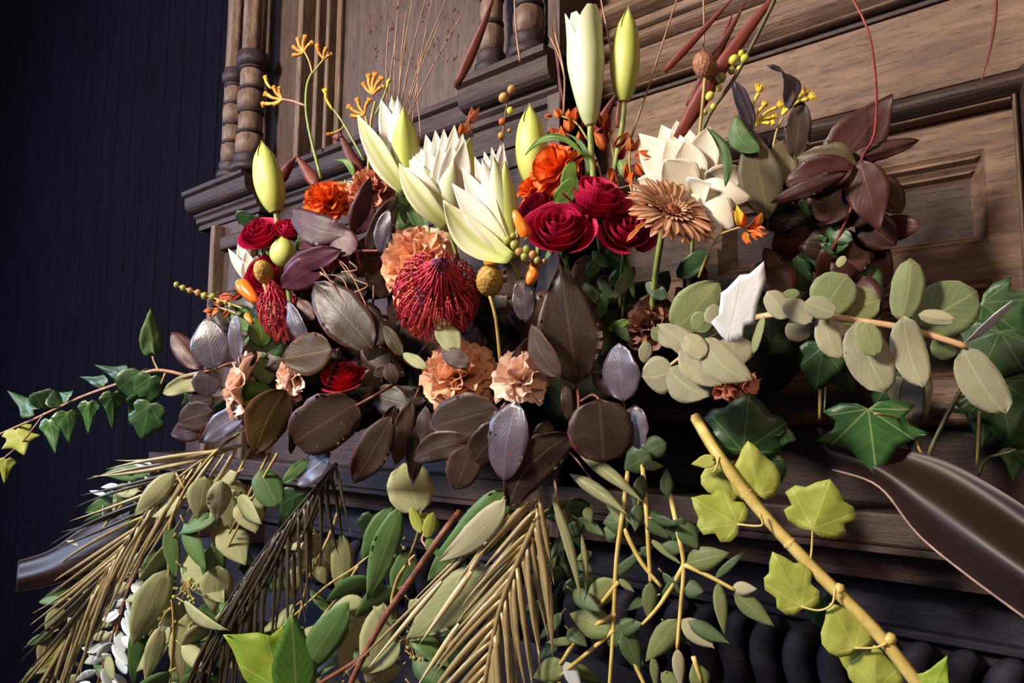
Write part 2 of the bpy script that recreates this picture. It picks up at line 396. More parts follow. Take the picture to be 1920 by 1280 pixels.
for z in (1.93, 1.9, 1.86): box('fillet', -1.345, XM + .001, -.05, -.03, z, z + .004, OAK_D, wb, .001); box('fillet', -.745, XM + .002, -.09, -.07, z, z + .005, OAK_D, wb, .001)
# plinth under the left colonnettes
box('plinth', -1.53, -1.36, -.075, .03, 1.3, 1.963, OAK_DZ, wb, 0)
for a, b, y in ((-1.53, -1.512, -.09), (-1.508, -1.492, -.1), (-1.376, -1.36, -.09)): box('plinth_bead', a, b, y, -.07, 1.3, 1.955, OAK_Z, wb, .003)
box('plinth_bead', -1.492, -1.376, -.09, -.07, 1.90, 1.93, OAK_D, wb, .006)
# colonnettes
COLM = wood('oak_turned', '#5a463e', '#7c6658', '#33251f', (6, 6, 2), .34); RING = wood('oak_turned_dark', '#2a2128', '#3a2d30', '#1b1418', (6, 6, 6), .34)
def colonnette(x, y, r, z0, label, top=3.2, k=1.):
    t = T('colonnette', label, 'column', Vector((x, y, z0)), 'turned colonnettes on the cornice')
    b = Vector((x, y, z0)); H = 0
    lathe('base', [(r * 1.35, 0), (r * 1.4, .006), (r * 1.35, .014), (r * 1.05, .018), (r * 1.2, .026), (r * 1.2, .032), (r, .036)], b, RING, t.o, 20); H = .036
    for i in range(4):
        h = (.04 if i % 2 == 0 else .035) * k
        lathe('drum', [(r * .8, H), (r * .86, H + .003), (r * (.93 if i % 2 else 1.03), H + .006), (r * (.93 if i % 2 else 1.08), H + h * .5), (r * (.93 if i % 2 else 1.03), H + h - .006), (r * .86, H + h - .003), (r * .8, H + h)], b, COLM, t.o, 12, .0)
        lathe('ring', [(r * .7, H + h - .002), (r * 1.02, H + h), (r * 1.02, H + h + .004), (r * .7, H + h + .006)], b, RING, t.o, 16); H += h + .004
    lathe('collar', [(r * .8, H), (r * 1.25, H + .006), (r * 1.3, H + .02), (r * 1.05, H + .026), (r * 1.12, H + .032), (r * .8, H + .036)], b, RING, t.o, 20); H += .034
    lathe('shaft', [(r * .9, H), (r * .86, top - z0)], b, COLM, t.o, 32, .16)
colonnette(-1.432, -.1, .021, 2.04, 'slimmer left colonnette of the pair at the far left end', k=1.02)
colonnette(-1.362, -.1, .026, 2.04, 'thicker right colonnette of the pair at the far left end', k=1.12)
colonnette(-.696, -.098, .018, 2.04, 'turned dark colonnette left of the pair behind the tall lily bud')
colonnette(-.624, -.1, .021, 2.04, 'turned dark colonnette right of the pair nearest the tall lily bud')
# side panelling far left: upright boards
wl = struct('wall_left')
fl = struct('floor'); box("floor_slab", -7, 1.6, -4.2, .03, -.05, 0, OAK_D, fl, 0)
x = -1.53
for k in range(48):
    w_ = (.105, .13, .09, .12)[k % 4]
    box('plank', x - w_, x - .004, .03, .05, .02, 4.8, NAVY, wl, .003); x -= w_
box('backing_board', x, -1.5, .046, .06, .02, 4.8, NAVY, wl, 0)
# mantel shelf and the carved frieze under it
FRZ = wood('dark_blue_grey_board', '#1d1b28', '#262333', '#12101a', (1.2, 9, 9), .55, 1, .2)  # shade under the shelf is put into this dark bluish colour
zs, z1_ = W(1650, 985, -.1).z, W(1650, 1036, -.1).z
sh = T('mantel_shelf', 'long dark oak mantel shelf that carries the flower arrangement', 'shelf', Vector((-.6, -.05, 1.43)))
so = sh.o
box('shelf_board', -1.75, X1, -.1, .0, z1_ + .006, zs + .012, OAK_D, so, .003)
ext('edge_moulding', [(.0, z1_ + .006)] + [(-.1, z1_ + .006)] + arc(-.1, z1_, -.07, z1_ - .03, .2, 6) + [(0, z1_ - .03)], -1.75, X1, OAK_D, so)
box('frieze_board', -1.75, X1, -.03, .0, 1.0, z1_ - .03, FRZ, so, 0)
gz1, gz0 = W(1500, 1165, -.04).z, W(1500, 1330, -.04).z
box('fillet', -1.75, X1, -.045, -.02, gz1 + .004, gz1 + .012, FRZ, so, .002)
for k in range(34):                                    # carved scroll shaped gadroons
    xx = -1.2 + k * .036; b = Vector((xx, -.034, gz0)); h = gz1 - gz0
    tube('gadroon', [b, b + Vector((.004, -.006, h * .3)), b + Vector((.0, -.009, h * .6)), b + Vector((.008, -.011, h * .88)), b + Vector((.019, -.006, h * .97))], .004, .012, FRZ, so, 8, 4, rfun=lambda t: .006 + .010 * math.sin(PI * min(1, t * .9 + .1)))
# ------------------------------------------------------------------ plant materials
COT = leafmat('smoke_bush_leaf', '#1e1512', '#33241f', '#5a463a', '#74302c', .42, .35, 11, .04, .32)
COTU = leafmat('smoke_bush_leaf_back', '#2c2120', '#44342f', '#6e5a4c', '#70322e', .5, .35, 11, .04, .2)
COTP = leafmat('purple_leaf', '#341822', '#4c2434', '#704248', None, .48, .35, 9, .08, .35)
COTG = leafmat('bronze_green_leaf', '#2c2814', '#44321a', '#7a5c36', '#8a3a24', .5, .5, 10, .08, .25)
COTB = leafmat('blue_sheen_leaf', '#383240', '#4c434e', '#6e6268', '#5a2c34', .3, .35, 11, .03, .75)  # blue window sheen on the dark leaves, put into their colour
MAG = leafmat('maroon_leaf', '#2c1416', '#43201f', '#6e3530', None, .45, .35, 9, .12, .4)
MAGG = leafmat('olive_brown_leaf', '#4a4030', '#5f543c', '#7a6a48', None, .5, .3, 9, .1, .4)
RED = leafmat('red_blade', '#56201e', '#74302a', '#451414', None, .5, .3, 3, .2, .4)
EUC = leafmat('silver_gum_leaf', '#818169', '#989479', '#b3ad8c', '#a5a083', .6, .4, 8, .12, .3)
EUCG = leafmat('gum_leaf_face', '#5f6c4a', '#788056', '#9a9a72', '#8d9070', .6, .4, 8, .14, .3)
EUCW = leafmat('window_lit_gum_leaf', '#c2c8d4', '#d2d6de', '#c9c6c0', None, .55, .2, 8, .05, .4)  # bluish white paints in the daylight reflected off the leaf
SAGE = leafmat('seeded_gum_leaf', '#8a9068', '#a2a47c', '#bdb78c', None, .58, .4, 9, .2, .3)
SAGED = leafmat('seeded_gum_leaf_dark', '#3c5a30', '#527040', '#7d8d58', None, .5, .4, 9, .15, .35)
SILV = leafmat('silver_leaf', '#a9b6bd', '#c4ccd2', '#d4d8da', None, .45, .2, 6, .1, .5)
PARV = leafmat('small_gum_leaf', '#5a6740', '#707b50', '#93965e', '#7f7a55', .55, .5, 7, .18, .3)
PARVD = leafmat('small_gum_leaf_dark', '#33452a', '#46593a', '#6b7848', None, .5, .4, 7, .15, .35)
IVYG = leafmat('ivy_leaf', '#234a24', '#356030', '#8ba36a', None, .38, .6, 5, .1, .5, palm=True)
IVYD = leafmat('ivy_leaf_dark', '#1f3a20', '#2d4c2a', '#5f7d4c', None, .42, .5, 5, .1, .5, palm=True)
IVYL = leafmat('ivy_leaf_pale', '#8f9a3e', '#a3ab50', '#c2c27a', None, .5, .45, 5, .25, .35, palm=True)
IVYB = leafmat('ivy_leaf_bright', '#9aa838', '#6f9a34', '#c8cc80', None, .5, .4, 5, .3, .35, palm=True)
GREEN = leafmat('green_leaf', '#3f6626', '#5a7d32', '#8a9c50', None, .45, .4, 7, .2, .4)
LANCE = leafmat('lance_leaf', '#5f6a4a', '#7d7f5c', '#aeb48a', '#8a6f62', .5, .9, 3, .1, .4)
STG = plain('green_stem', '#66783c', '#8a9650', .5); STY = plain('yellow_stem', '#b09c54', '#c6b26c', .5, 60)
STB = plain('brown_stem', '#5a3428', '#7a4a36', .5); STR = plain('red_stem', '#6e2426', '#8a3430', .45)
STP = plain('pinkish_stem', '#b08c66', '#c6a27c', .55); STT = plain('tan_stem', '#8f7a44', '#a89456', .55)
STD = plain('dark_stem', '#3a3a24', '#54502f', .5); STW = plain('dry_stalk', '#8a6450', '#a27c62', .6)
GOLD = NT('gold_painted_leaf'); GOLD = GOLD.fin(GOLD.mix(GOLD.noise(60), lin('#766644'), lin('#baa578')), .36, .5, 0, 0, .4)
GOLDB = NT('bright_gilt_leaf'); GOLDB = GOLDB.fin(GOLDB.mix(GOLDB.noise(60), lin('#d8c08a'), lin('#efe2bc')), .3, .5, 0, 0, .45)
BLK = NT('black_painted_leaf'); BLK = BLK.fin(BLK.mix(BLK.noise(40), lin('#2a251c'), lin('#4a4030')), .34, .5, 0, 0, .25)
LILY = petalmat('white_lily_petal', '#e8e3da', '#efebe2', '#c2c876', None, .5, .22, basev=.55)
LILYG = petalmat('greenish_lily_petal', '#dfe0b8', '#e6e6c4', '#b4bf66', '#a9b45c', .5, .22, basev=.5, midw=.22)
BUDW = petalmat('white_lily_bud', '#d0d2b6', '#d8d8c2', '#a2b27a', '#b2be84', .45, .15, basev=.4, midw=.3, wv=.06)
BUDG = petalmat('green_lily_bud', '#c2c76a', '#d0d284', '#aab45e', '#9cac46', .45, .15, basev=.3, midw=.3, wv=.06)
BUDB = plain('bud_foot', '#7a5a4a', '#96805c', .5)
LILYC = petalmat('cream_lily_petal', '#e0d7c4', '#e8dfcf', '#d0c69c', None, .5, .2)
ROSE = petalmat('crimson_rose_petal', '#a80c38', '#c01848', '#7a0824', None, .55, .3, rim='#cc3062', spec=.3)
ROSER = petalmat('red_rose_petal', '#b0142a', '#c8203a', '#7a0c1a', None, .55, .18, rim='#c03040', spec=.3)
CARN = petalmat('peach_carnation_petal', '#efbb96', '#f8d6ba', '#e2a880', None, .6, .42, streak=.3)
CARNP = petalmat('pale_pink_carnation_petal', '#f2d2c0', '#f9e4d6', '#e6bca6', None, .6, .42, streak=.3)
CARNS = petalmat('salmon_carnation_petal', '#dc947a', '#e9b29a', '#c27460', None, .6, .4, streak=.3)
CARNM = petalmat('dusky_carnation_petal', '#7a5448', '#8d6454', '#5d3c34', None, .6, .15, streak=.3)
ORAN = petalmat('orange_petal', '#f07424', '#fa9648', '#e0601c', None, .5, .4, rim='#d2501a', streak=.3)
RUST = petalmat('rust_floret', '#b8481c', '#d0782c', '#7a2418', None, .5, .2)
RUSTD = petalmat('dark_red_floret', '#8a241c', '#a83a20', '#5a1612', None, .5, .2)
COPP = petalmat('copper_gerbera_petal', '#b07254', '#dba27c', '#7a3c28', '#eec8a6', .26, .06, rim='#70381f', midw=.36, spec=.8)  # wide pale midstripe paints in the glossy highlight of each petal
COPO = petalmat('orange_gerbera_petal', '#d86a2c', '#e8843c', '#b04a1c', None, .4, .15)
COPC = plain('gerbera_eye', '#6e2a1c', '#a06040', .5, 300)
PINC = plain('pincushion_style', '#a42038', '#c43a4a', .4, 60); PINP = plain('pincushion_core', '#5a1c3c', '#7a2a50', .5, 200)
PINO = plain('pincushion_style_orange', '#b0383a', '#c85a48', .4, 60); PINT = plain('pincushion_tip', '#4a1e48', '#6a3058', .45)
BILL = plain('billy_button_gold', '#8a6c28', '#b8964c', .6, 300, bump=1, dist=.001); BILR = plain('billy_button_rust', '#7a4a34', '#9a6a4c', .6, 300, bump=1, dist=.001)
KANG = petalmat('kangaroo_paw_orange', '#d0861e', '#dfa030', '#a85a1c', None, .55, .15); KANGY = petalmat('kangaroo_paw_yellow', '#d2b028', '#dec23c', '#b08a20', None, .55, .15)
KTUB = plain('paw_tube', '#c07a24', '#d49a34', .55); KTUBY = plain('paw_tube_yellow', '#c8aa2c', '#d8be40', .55)
CHIL = plain('orange_pepper', '#e0701c', '#ec8630', .25, 20, bump=.1, coat=.3)
BERG = plain('green_berry', '#7a8040', '#98984e', .4); BERB = plain('tan_berry', '#9a6c40', '#b08850', .4); BERO = plain('orange_berry', '#c85a22', '#d87430', .35); BERY = plain('yellow_bud', '#b0b03c', '#c4bc50', .45)
RIB = NT('brown_satin_ribbon'); RIB.b.inputs['Sheen Weight'].default_value = .0; RIB = RIB.fin(RIB.mix(RIB.noise(30), lin('#1c100e'), lin('#281815')), .5, .4)
FOAM = plain('dark_foam', '#12160e', '#1e2416', .9, 60, .2, 1, dist=.004)  # dark filler colour standing in for shade between the flowers
# ------------------------------------------------------------------ flower builders
def bud(name, label, bx, by, tx, ty, w, dz, mat, stempts, sw=9, opening=0, dt=0, group='closed and half open lily buds'):
    t = T(name, label, 'flower', (bx, by, dz), group)
    b, e = P(bx, by, dz), P(tx, ty, dz + dt); ax = e - b; L = ax.length; r = w * mpp(bx, dz) / 2
    x, y, z = frame(ax); v0 = facing(b); x = (v0 - z * v0.dot(z)).normalized(); y = z.cross(x)
    def prof(v):
        if opening: return r * (.3 + .7 * min(1, (v / .55)) ** .6) * (1 - .1 * max(0, v - .6))
        return r * max(.02, (.16 + .84 * math.sin(PI * min(1, (v * .97 + .02) ** .86)) ** .62) * (1 - .12 * v) * (1 - .9 * max(0, (v - .72) / .28) ** 2))
    for k in range(6):
        a0 = 2 * PI * k / 6 + .45; outer = k % 2 == 0; nu, nv = 8, 16; vs_, uv, ed = [], [], []
        span = 1.2 if outer else .9
        for j in range(nv + 1):
            v = j / nv
            for i in range(nu + 1):
                u = 2 * i / nu - 1; taper = 1 if v < .55 else max(.04, 1 - ((v - .55) / .45) ** (2.6 if opening else 2) * (.78 if opening else .9))
                a = a0 + u * span * taper; rr = prof(v) * (1 if outer else .93) * (1 + (.15 if outer else 0) * (1 - abs(u)) ** 1.4 * math.sin(PI * v))
                if opening: rr *= 1 + opening * max(0, v - .75) ** 1.5 * 4
                hh = v * L * (1 if outer else .97 + .03 * R.random() * 0) 
                if opening and not outer: hh *= .985
                vs_.append(b + z * hh + x * (rr * math.cos(a)) + y * (rr * math.sin(a))); uv.append((i / nu, v)); ed.append((abs(u), .5))
        fs = [(j * (nu + 1) + i, j * (nu + 1) + i + 1, (j + 1) * (nu + 1) + i + 1, (j + 1) * (nu + 1) + i) for j in range(nv) for i in range(nu)]
        N = len(vs_); lo = [p + (b + z * (p - b).dot(z) - p).normalized() * .0006 for p in vs_]
        mesh('tepal', vs_ + lo, fs + [tuple(N + q for q in reversed(f)) for f in fs], mat, t.o, uv + uv, ed + ed)
    k = mpp(bx, dz)
    lathe('bud_foot', [(sw * k * .45, -4 * k), (r * .3, 0), (r * .36, 6 * k), (r * .2, 12 * k)], b, BUDB if mat is not LILYG else STG, t.o, 10, 0, z)
    if stempts: stem(t, [(bx, by)] + stempts, sw, sw, STG)
    return t
def lily(label, bx, by, dz, petals, sts=None, group='open white lilies', cat='flower'):
    """petals: tip x, tip y, width, material, depth step of the tip, extra shape arguments"""
    t = T('lily', label, cat, (bx, by, dz), group)
    for p in petals:
        tx, ty, w, m, dt = p[:5]; kw = dict(shape='lily', nu=8, nv=14, fold=.06, cup=.35, th=.0007, name='petal'); kw.update(p[5] if len(p) > 5 else {})
        ox, oy = kw.pop('o', (0, 0)); d0 = kw.pop('d', 0)
        lf(t, bx + ox, by + oy, tx, ty, w, m, dz=d0, dt=dt, **kw)
    if sts: stem(t, [(bx, by, dz + .01)] + [(*q, dz + .03) for q in sts], 9, 8, STG)
    return t
def rose(label, cx, cy, r, dz, axis, mat, n=20, group='crimson spray roses', sts=None):
    t = T('rose', label, 'flower', (cx, cy, dz), group); c = P(cx, cy, dz); rr = r * mpp(cx, dz) * .84; x, y, z = frame(camdir(*axis)); c = c - z * rr * .75
    for k in range(n):
        q = k / (n - 1); a0 = k * 2.4 + R.random() * .4; Rk = rr * (.1 + .95 * q ** .8); H = rr * (1.5 - .55 * q ** 1.5) * (.95 + .1 * R.random()); span = 1.9 - .95 * q
        flare = .04 + .4 * q ** 2; nu, nv = 8, 8; vs_, uv, ed = [], [], []; s = R.random() * 40
        for j in range(nv + 1):
            v = j / nv
            for i in range(nu + 1):
                u = 2 * i / nu - 1; vv = v * (1 - .16 * u * u * u * u) * (1 + .03 * math.sin(u * 5 + s))
                rad = Rk * (.3 + .7 * math.sin(min(1, vv * 1.25) * PI / 2)) * (1 + flare * max(0, vv - .55) ** 1.3 * 2.2) * (1 + .06 * noise.noise(Vector((u * 2 + s, v * 2, s))))
                hh = H * (vv - (.9 * flare * max(0, vv - .72) ** 1.5 * 2.2)); a = a0 + u * span * (.55 + .45 * min(1, v * 1.6))
                vs_.append(c + x * (rad * math.cos(a)) + y * (rad * math.sin(a)) + z * hh); uv.append((i / nu, v)); ed.append((max(abs(u) ** 4 * .9, v ** 3), R.random() * .2 + s / 50))
        fs = [(j * (nu + 1) + i, j * (nu + 1) + i + 1, (j + 1) * (nu + 1) + i + 1, (j + 1) * (nu + 1) + i) for j in range(nv) for i in range(nu)]
        N = len(vs_); lo = [p + (c + z * (p - c).dot(z) - p).normalized() * .0005 for p in vs_]
        mesh('petal', vs_ + lo, fs + [tuple(N + w for w in reversed(f)) for f in fs], mat, t.o, uv + uv, ed + ed)
    lathe('calyx', [(rr * .12, -rr * .25), (rr * .3, -.05 * rr), (rr * .36, rr * .1), (rr * .3, rr * .2)], c, STG, t.o, 10, 0, z)
    for k in range(5):
        a = k * 2 * PI / 5; d = x * math.cos(a) + y * math.sin(a)
        leaf3(t.o, c + d * rr * .25, c + d * rr * .75 - z * rr * .35, z, rr * .3, GREEN, 'lance', nu=4, nv=5, bend=.1, name='sepal')
    if sts: stem(t, [(cx, cy + r * .5, dz + rr * .8)] + [(*q, dz + .04) for q in sts], 8, 7, STG)
    return t
def carnation(label, cx, cy, r, dz, axis, mat, n=26, group='carnations', name='carnation', squash=1., ruff=1.25, calyx=True, up=None, jag=.03):
    t = T(name, label, 'flower', (cx, cy, dz), group); c = P(cx, cy, dz); rr = r * mpp(cx, dz); x, y, z = frame(camdir(*axis)); c = c - z * rr * .5
    for k in range(n):
        q = (k + .5) / n; az = k * 2.39996; el = math.radians(86 - 82 * q ** .85) ; d = (x * math.cos(az) + y * math.sin(az)); L = rr * (.95 + .15 * R.random())
        d = d.normalized(); hd = d * math.cos(el) + z * math.sin(el) * squash; tn = d.cross(z).normalized(); nn = hd.cross(tn).normalized()
        if nn.dot(z) < 0: nn = -nn
        nu, nv = 12, 7; s = R.random() * 60; vs_, uv, ed = [], [], []; wid = (.55 + .35 * q) * rr
        for j in range(nv + 1):
            v = j / nv
            for i in range(nu + 1):
                u = 2 * i / nu - 1; tip = (jag * (1 if i % 2 else -1) + .12 * noise.noise(Vector((u * 3 + s, s, 0)))) * v ** 4; ww = wid * (.12 + .88 * v ** .9)
                rf = ruff * rr * .13 * v ** 1.6 * (math.sin(u * 6.5 + s) + .7 * noise.noise(Vector((u * 4 + s, v * 3, s))))
                cv = -rr * .22 * q * v * v
                vs_.append(c + hd * (L * v * (1 - .18 * u * u + tip)) + tn * (u * ww) + nn * (rf) + z * cv); uv.append((i / nu, v)); ed.append((v ** 2, s / 60))
        fs = [(j * (nu + 1) + i, j * (nu + 1) + i + 1, (j + 1) * (nu + 1) + i + 1, (j + 1) * (nu + 1) + i) for j in range(nv) for i in range(nu)]
        N = len(vs_); lo = [p - nn * .0005 for p in vs_]
        mesh('petal', vs_ + lo, fs + [tuple(N + w for w in reversed(f)) for f in fs], mat, t.o, uv + uv, ed + ed)
    if calyx: lathe('calyx', [(rr * .12, -rr * .75), (rr * .24, -rr * .55), (rr * .3, -rr * .1), (rr * .22, rr * .1)], c, GREEN, t.o, 12, 0, z)
    return t
def sphere_bumps(name, c, rx, rz, axis, mat, parent, n=150, br=.12):
    """a head covered in tiny florets"""
    x, y, z = frame(axis); vs_, fs = [], []
    bm = bmesh.new(); bmesh.ops.create_icosphere(bm, subdivisions=4, radius=1)
    pts = []
    for k in range(n):
        h = 1 - 2 * (k + .5) / n; a = k * 2.39996; s = math.sqrt(1 - h * h); pts.append(Vector((s * math.cos(a), s * math.sin(a), h)))
    from mathutils.kdtree import KDTree
    kd = KDTree(n); [kd.insert(p, i) for i, p in enumerate(pts)]; kd.balance()
    rad = 1.9 / math.sqrt(n)
    for v in bm.verts:
        d = kd.find(v.co)[2]; f = 1 + br * (max(0, 1 - (d / rad) ** 2) - .5) * 1.2; p = v.co * f
        vs_.append(c + x * (p.x * rx) + y * (p.y * rx) + z * (p.z * rz))
    fs = [tuple(v.index for v in f.verts) for f in bm.faces]; bm.free()
    return mesh(name, vs_, fs, mat, parent)
def billy(label, cx, cy, rx, rz, dz, axis, mat, sts, group='billy buttons'):
    t = T('billy_button', label, 'flower', (cx, cy, dz), group); k = mpp(cx, dz); sphere_bumps('flower_head', P(cx, cy, dz), rx * k, rz * k, camdir(*axis), mat, t.o)
    stem(t, [(cx, cy + rz * .8, dz)] + [(*q, dz + .012 * i) for i, q in enumerate(sts)], 7, 6, STT); return t
def paw(t, bx, by, dirs, mat, tubm, dz=0):
    """claw shaped florets of kangaroo paw: pixel vectors from the joint"""
    for (dx, dy, ln) in dirs:
        m = math.hypot(dx, dy); dx, dy = dx / m, dy / m; d = t.dz + dz; z1 = d + R.uniform(-.006, .006)
        a, b_, c = P(bx, by, d), P(bx + dx * ln * .5 + dy * ln * .08, by + dy * ln * .5 - dx * ln * .08, (d + z1) / 2), P(bx + dx * ln * .8, by + dy * ln * .8, z1)
        k = mpp(bx, d); tube('floret_tube', [a, b_, c], 2 * k, 4 * k, tubm, t.o, 6, 3)
        for s in (-.45, -.15, .2, .5):
            e = P(bx + (dx * .8 + (dx * math.cos(s) - dy * math.sin(s)) * .28) * ln, by + (dy * .8 + (dy * math.cos(s) + dx * math.sin(s)) * .28) * ln, z1 - .003 + abs(s) * .004)
            leaf3(t.o, c, e, facing(c), 6.5 * k, mat, 'lance', nu=2, nv=4, bend=-.1 if s < 0 else .1, name='floret_lobe')
def berries(t, pts, mats, name='berry'):
    for i, (x, y, r) in enumerate(pts):
        k = mpp(x, t.dz); c = P(x, y, t.dz + R.uniform(-.004, .002)); lathe(name, [(r * k * math.sin(a) * 1.0, -r * k * 1.15 * math.cos(a)) for a in [PI * (j + .2) / 8.4 for j in range(9)]], c, mats[i % len(mats)] if isinstance(mats, list) else mats, t.o, 10, 0, camdir(R.uniform(-.5, .5), .6, .5))
def pepper(label, cx, cy, tx, ty, w, dz, group='small orange peppers'):
    t = T('pepper', label, 'pepper', (cx, cy, dz), group); b, e = P(cx, cy, dz), P(tx, ty, dz - .008); r = w * mpp(cx, dz) / 2; L = (e - b).length
    lathe('fruit', [(r * .5, 0), (r * .95, L * .1), (r, L * .3), (r * .86, L * .6), (r * .62, L * .85), (r * .3, L * .97), (.0002, L)], b, CHIL, t.o, 14, 0, e - b)
    lathe('cap', [(r * .2, -r * .5), (r * .3, -r * .2), (r * .75, 0), (r * .6, r * .2)], b, STG, t.o, 10, 0, e - b); return t
def fill(t, path, mats, n, ln, wd, shape='egg', spread=55, dzr=.02, side0=1, name='leaf', droop=0, petm=None, ts=(.05, 1), **kw):
    """leaves set alternately along a pixel path"""
    seg = [math.hypot(q[0] - p[0], q[1] - p[1]) for p, q in zip(path, path[1:])]; tot = sum(seg)
    for k in range(n):
        s = tot * (ts[0] + (ts[1] - ts[0]) * (k + .4 * R.random()) / n); i = 0
        while i < len(seg) - 1 and s > seg[i]: s -= seg[i]; i += 1
        p, q = path[i], path[i + 1]; f = min(1, s / seg[i]); x, y = p[0] + (q[0] - p[0]) * f, p[1] + (q[1] - p[1]) * f
        ang = math.atan2(q[1] - p[1], q[0] - p[0]) + math.radians(spread * R.uniform(.6, 1.25)) * (1 if (k + side0) % 2 else -1)
        dx, dy = math.cos(ang), math.sin(ang) + droop; m = math.hypot(dx, dy); dx, dy = dx / m, dy / m; L = ln * R.uniform(.75, 1.2); pl = L * .16; d = R.uniform(-dzr, dzr)
        if petm: stem(t, [(x, y, t.dz), (x + dx * pl, y + dy * pl, t.dz + d * .3)], 3.5, 3, petm, 'petiole', 5)
        lf(t, x + dx * pl, y + dy * pl, x + dx * (L + pl), y + dy * (L + pl), wd * R.uniform(.8, 1.2), R.choice(mats) if isinstance(mats, list) else mats, dz=d * .3, dt=d, shape=shape, roll=R.uniform(-50, 50), bend=R.uniform(-.08, .12), fold=.12, name=name, nu=4, nv=8, **kw)
def branch(name, label, cat, dz, stems, leaves, mat, smat, group=None, sw=(7, 4), pet=False, **kw):
    s0 = stems[0][0] if stems else leaves[0][:2]
    t = T(name, label, cat, (s0[0], s0[1], dz), group)
    for s in stems: stem(t, s, sw[0], sw[1], smat)
    for l in leaves:
        k = dict(kw); m = mat
        for a in l[5:]:
            if isinstance(a, dict): k.update(a)
            else: m = a
        lf(t, *l[:5], m, **k)
    return t
# ------------------------------------------------------------------ the arrangement: foam for the stems, added as dark filler in shaded gaps
t = T('foam_filler', 'dark foam block filling the shaded gaps behind the dark leaves', 'block', (960, 900, .14))
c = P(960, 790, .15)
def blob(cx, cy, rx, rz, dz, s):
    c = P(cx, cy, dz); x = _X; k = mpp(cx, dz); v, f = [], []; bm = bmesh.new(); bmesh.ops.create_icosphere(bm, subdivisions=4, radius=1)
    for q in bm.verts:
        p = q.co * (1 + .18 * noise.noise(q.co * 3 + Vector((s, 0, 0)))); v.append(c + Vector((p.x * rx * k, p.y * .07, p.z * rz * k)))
    f = [tuple(w.index for w in q.verts) for q in bm.faces]; bm.free(); mesh('filler', v, f, FOAM, t.o)
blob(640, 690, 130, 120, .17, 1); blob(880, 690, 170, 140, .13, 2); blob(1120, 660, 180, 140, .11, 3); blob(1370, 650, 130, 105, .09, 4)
# ------------------------------------------------------------------ lilies
bud('lily_bud', 'tallest lily bud, white and just opening at its tip', 1107, 234, 1095, 24, 66, .03, BUDW, [(1108, 280), (1112, 330), (1110, 420)], 12, .3)
bud('lily_bud', 'closed green lily bud at the upper right of the tall white one', 1170, 190, 1178, 10, 54, .05, BUDG, [(1166, 240), (1150, 330), (1140, 420)], 11)
bud('lily_bud', 'closed green lily bud standing leftmost above the left red roses', 517, 398, 490, 262, 54, .02, BUDG, [(521, 430), (525, 520)], 10)
bud('lily_bud', 'closed yellow-green lily bud beside the orange ranunculus', 1002, 352, 992, 192, 58, .05, BUDG, [(1005, 400), (1010, 480)], 10)
bud('lily_bud', 'short pale lily bud tucked among the left red roses', 536, 500, 527, 442, 48, -.012, BUDG, [(540, 540), (545, 580)], 9)
W_, G_ = LILY, LILYG
lily('white lily just opening with two loose petals at its left', 762, 362, .02, [
 (735, 178, 62, BUDW, .03, dict(cup=-.5, d=.005)), (746, 180, 56, W_, .0, dict(cup=-.4)), (714, 186, 40, W_, .02, dict(o=(-8, -30))), (757, 200, 58, BUDG, -.02, dict(cup=-.7, o=(4, -2))),
 (670, 214, 40, G_, -.03, dict(bend=.06, curve=-.03, d=-.006)), (684, 228, 42, W_, -.012, dict(bend=.04, curve=-.05, roll=-15))], [(775, 420), (790, 520)], 'white lilies')
lily('fully double white lily with a crown of short pointed petals', 842, 428, 0, [
 (766, 285, 46, W_, .02), (780, 268, 46, W_, .03), (798, 252, 46, W_, .03), (816, 244, 46, W_, .035), (832, 242, 44, W_, .03), (852, 234, 48, W_, .03), (868, 250, 44, W_, .03), (800, 276, 50, W_, .0), (826, 272, 56, W_, -.005), (848, 268, 54, W_, -.008), (818, 262, 46, W_, .01),
 (882, 258, 46, BUDG, .02, dict(o=(10, -20), roll=30)), (872, 262, 50, W_, -.012, dict(o=(4, -5))), (852, 300, 66, BUDW, -.025, dict(cup=-.5, o=(2, 8))),
 (748, 306, 44, G_, -.045, dict(bend=.1, d=-.012, curve=-.05)), (752, 314, 36, W_, -.03, dict(bend=.16, curve=.04, d=-.008, o=(-10, -40))), (795, 310, 60, BUDW, -.02, dict(cup=-.4, d=-.01, o=(-6, 0)))], [(860, 490)], 'white lilies')
lily('large white lily opening in front of the red pincushion flower', 958, 485, -.045, [
 (938, 272, 40, W_, .012, dict(curve=-.05)), (944, 268, 36, W_, .01, dict(roll=20, o=(10, -20), curve=-.06)), (922, 276, 40, W_, .0), (908, 284, 46, W_, .008), (890, 294, 44, W_, .01), (926, 292, 52, BUDW, -.016, dict(cup=-.5)), (948, 300, 46, BUDG, -.008, dict(cup=-.5, o=(6, -4), curve=-.03)),
 (904, 296, 50, W_, -.014, dict(cup=-.3)), (866, 313, 46, W_, -.008), (848, 344, 48, W_, -.022, dict(bend=.02)), (831, 375, 62, G_, -.035, dict(bend=-.09, curve=-.10, d=-.008, cup=.5))], [(975, 530), (985, 590)], 'white lilies')
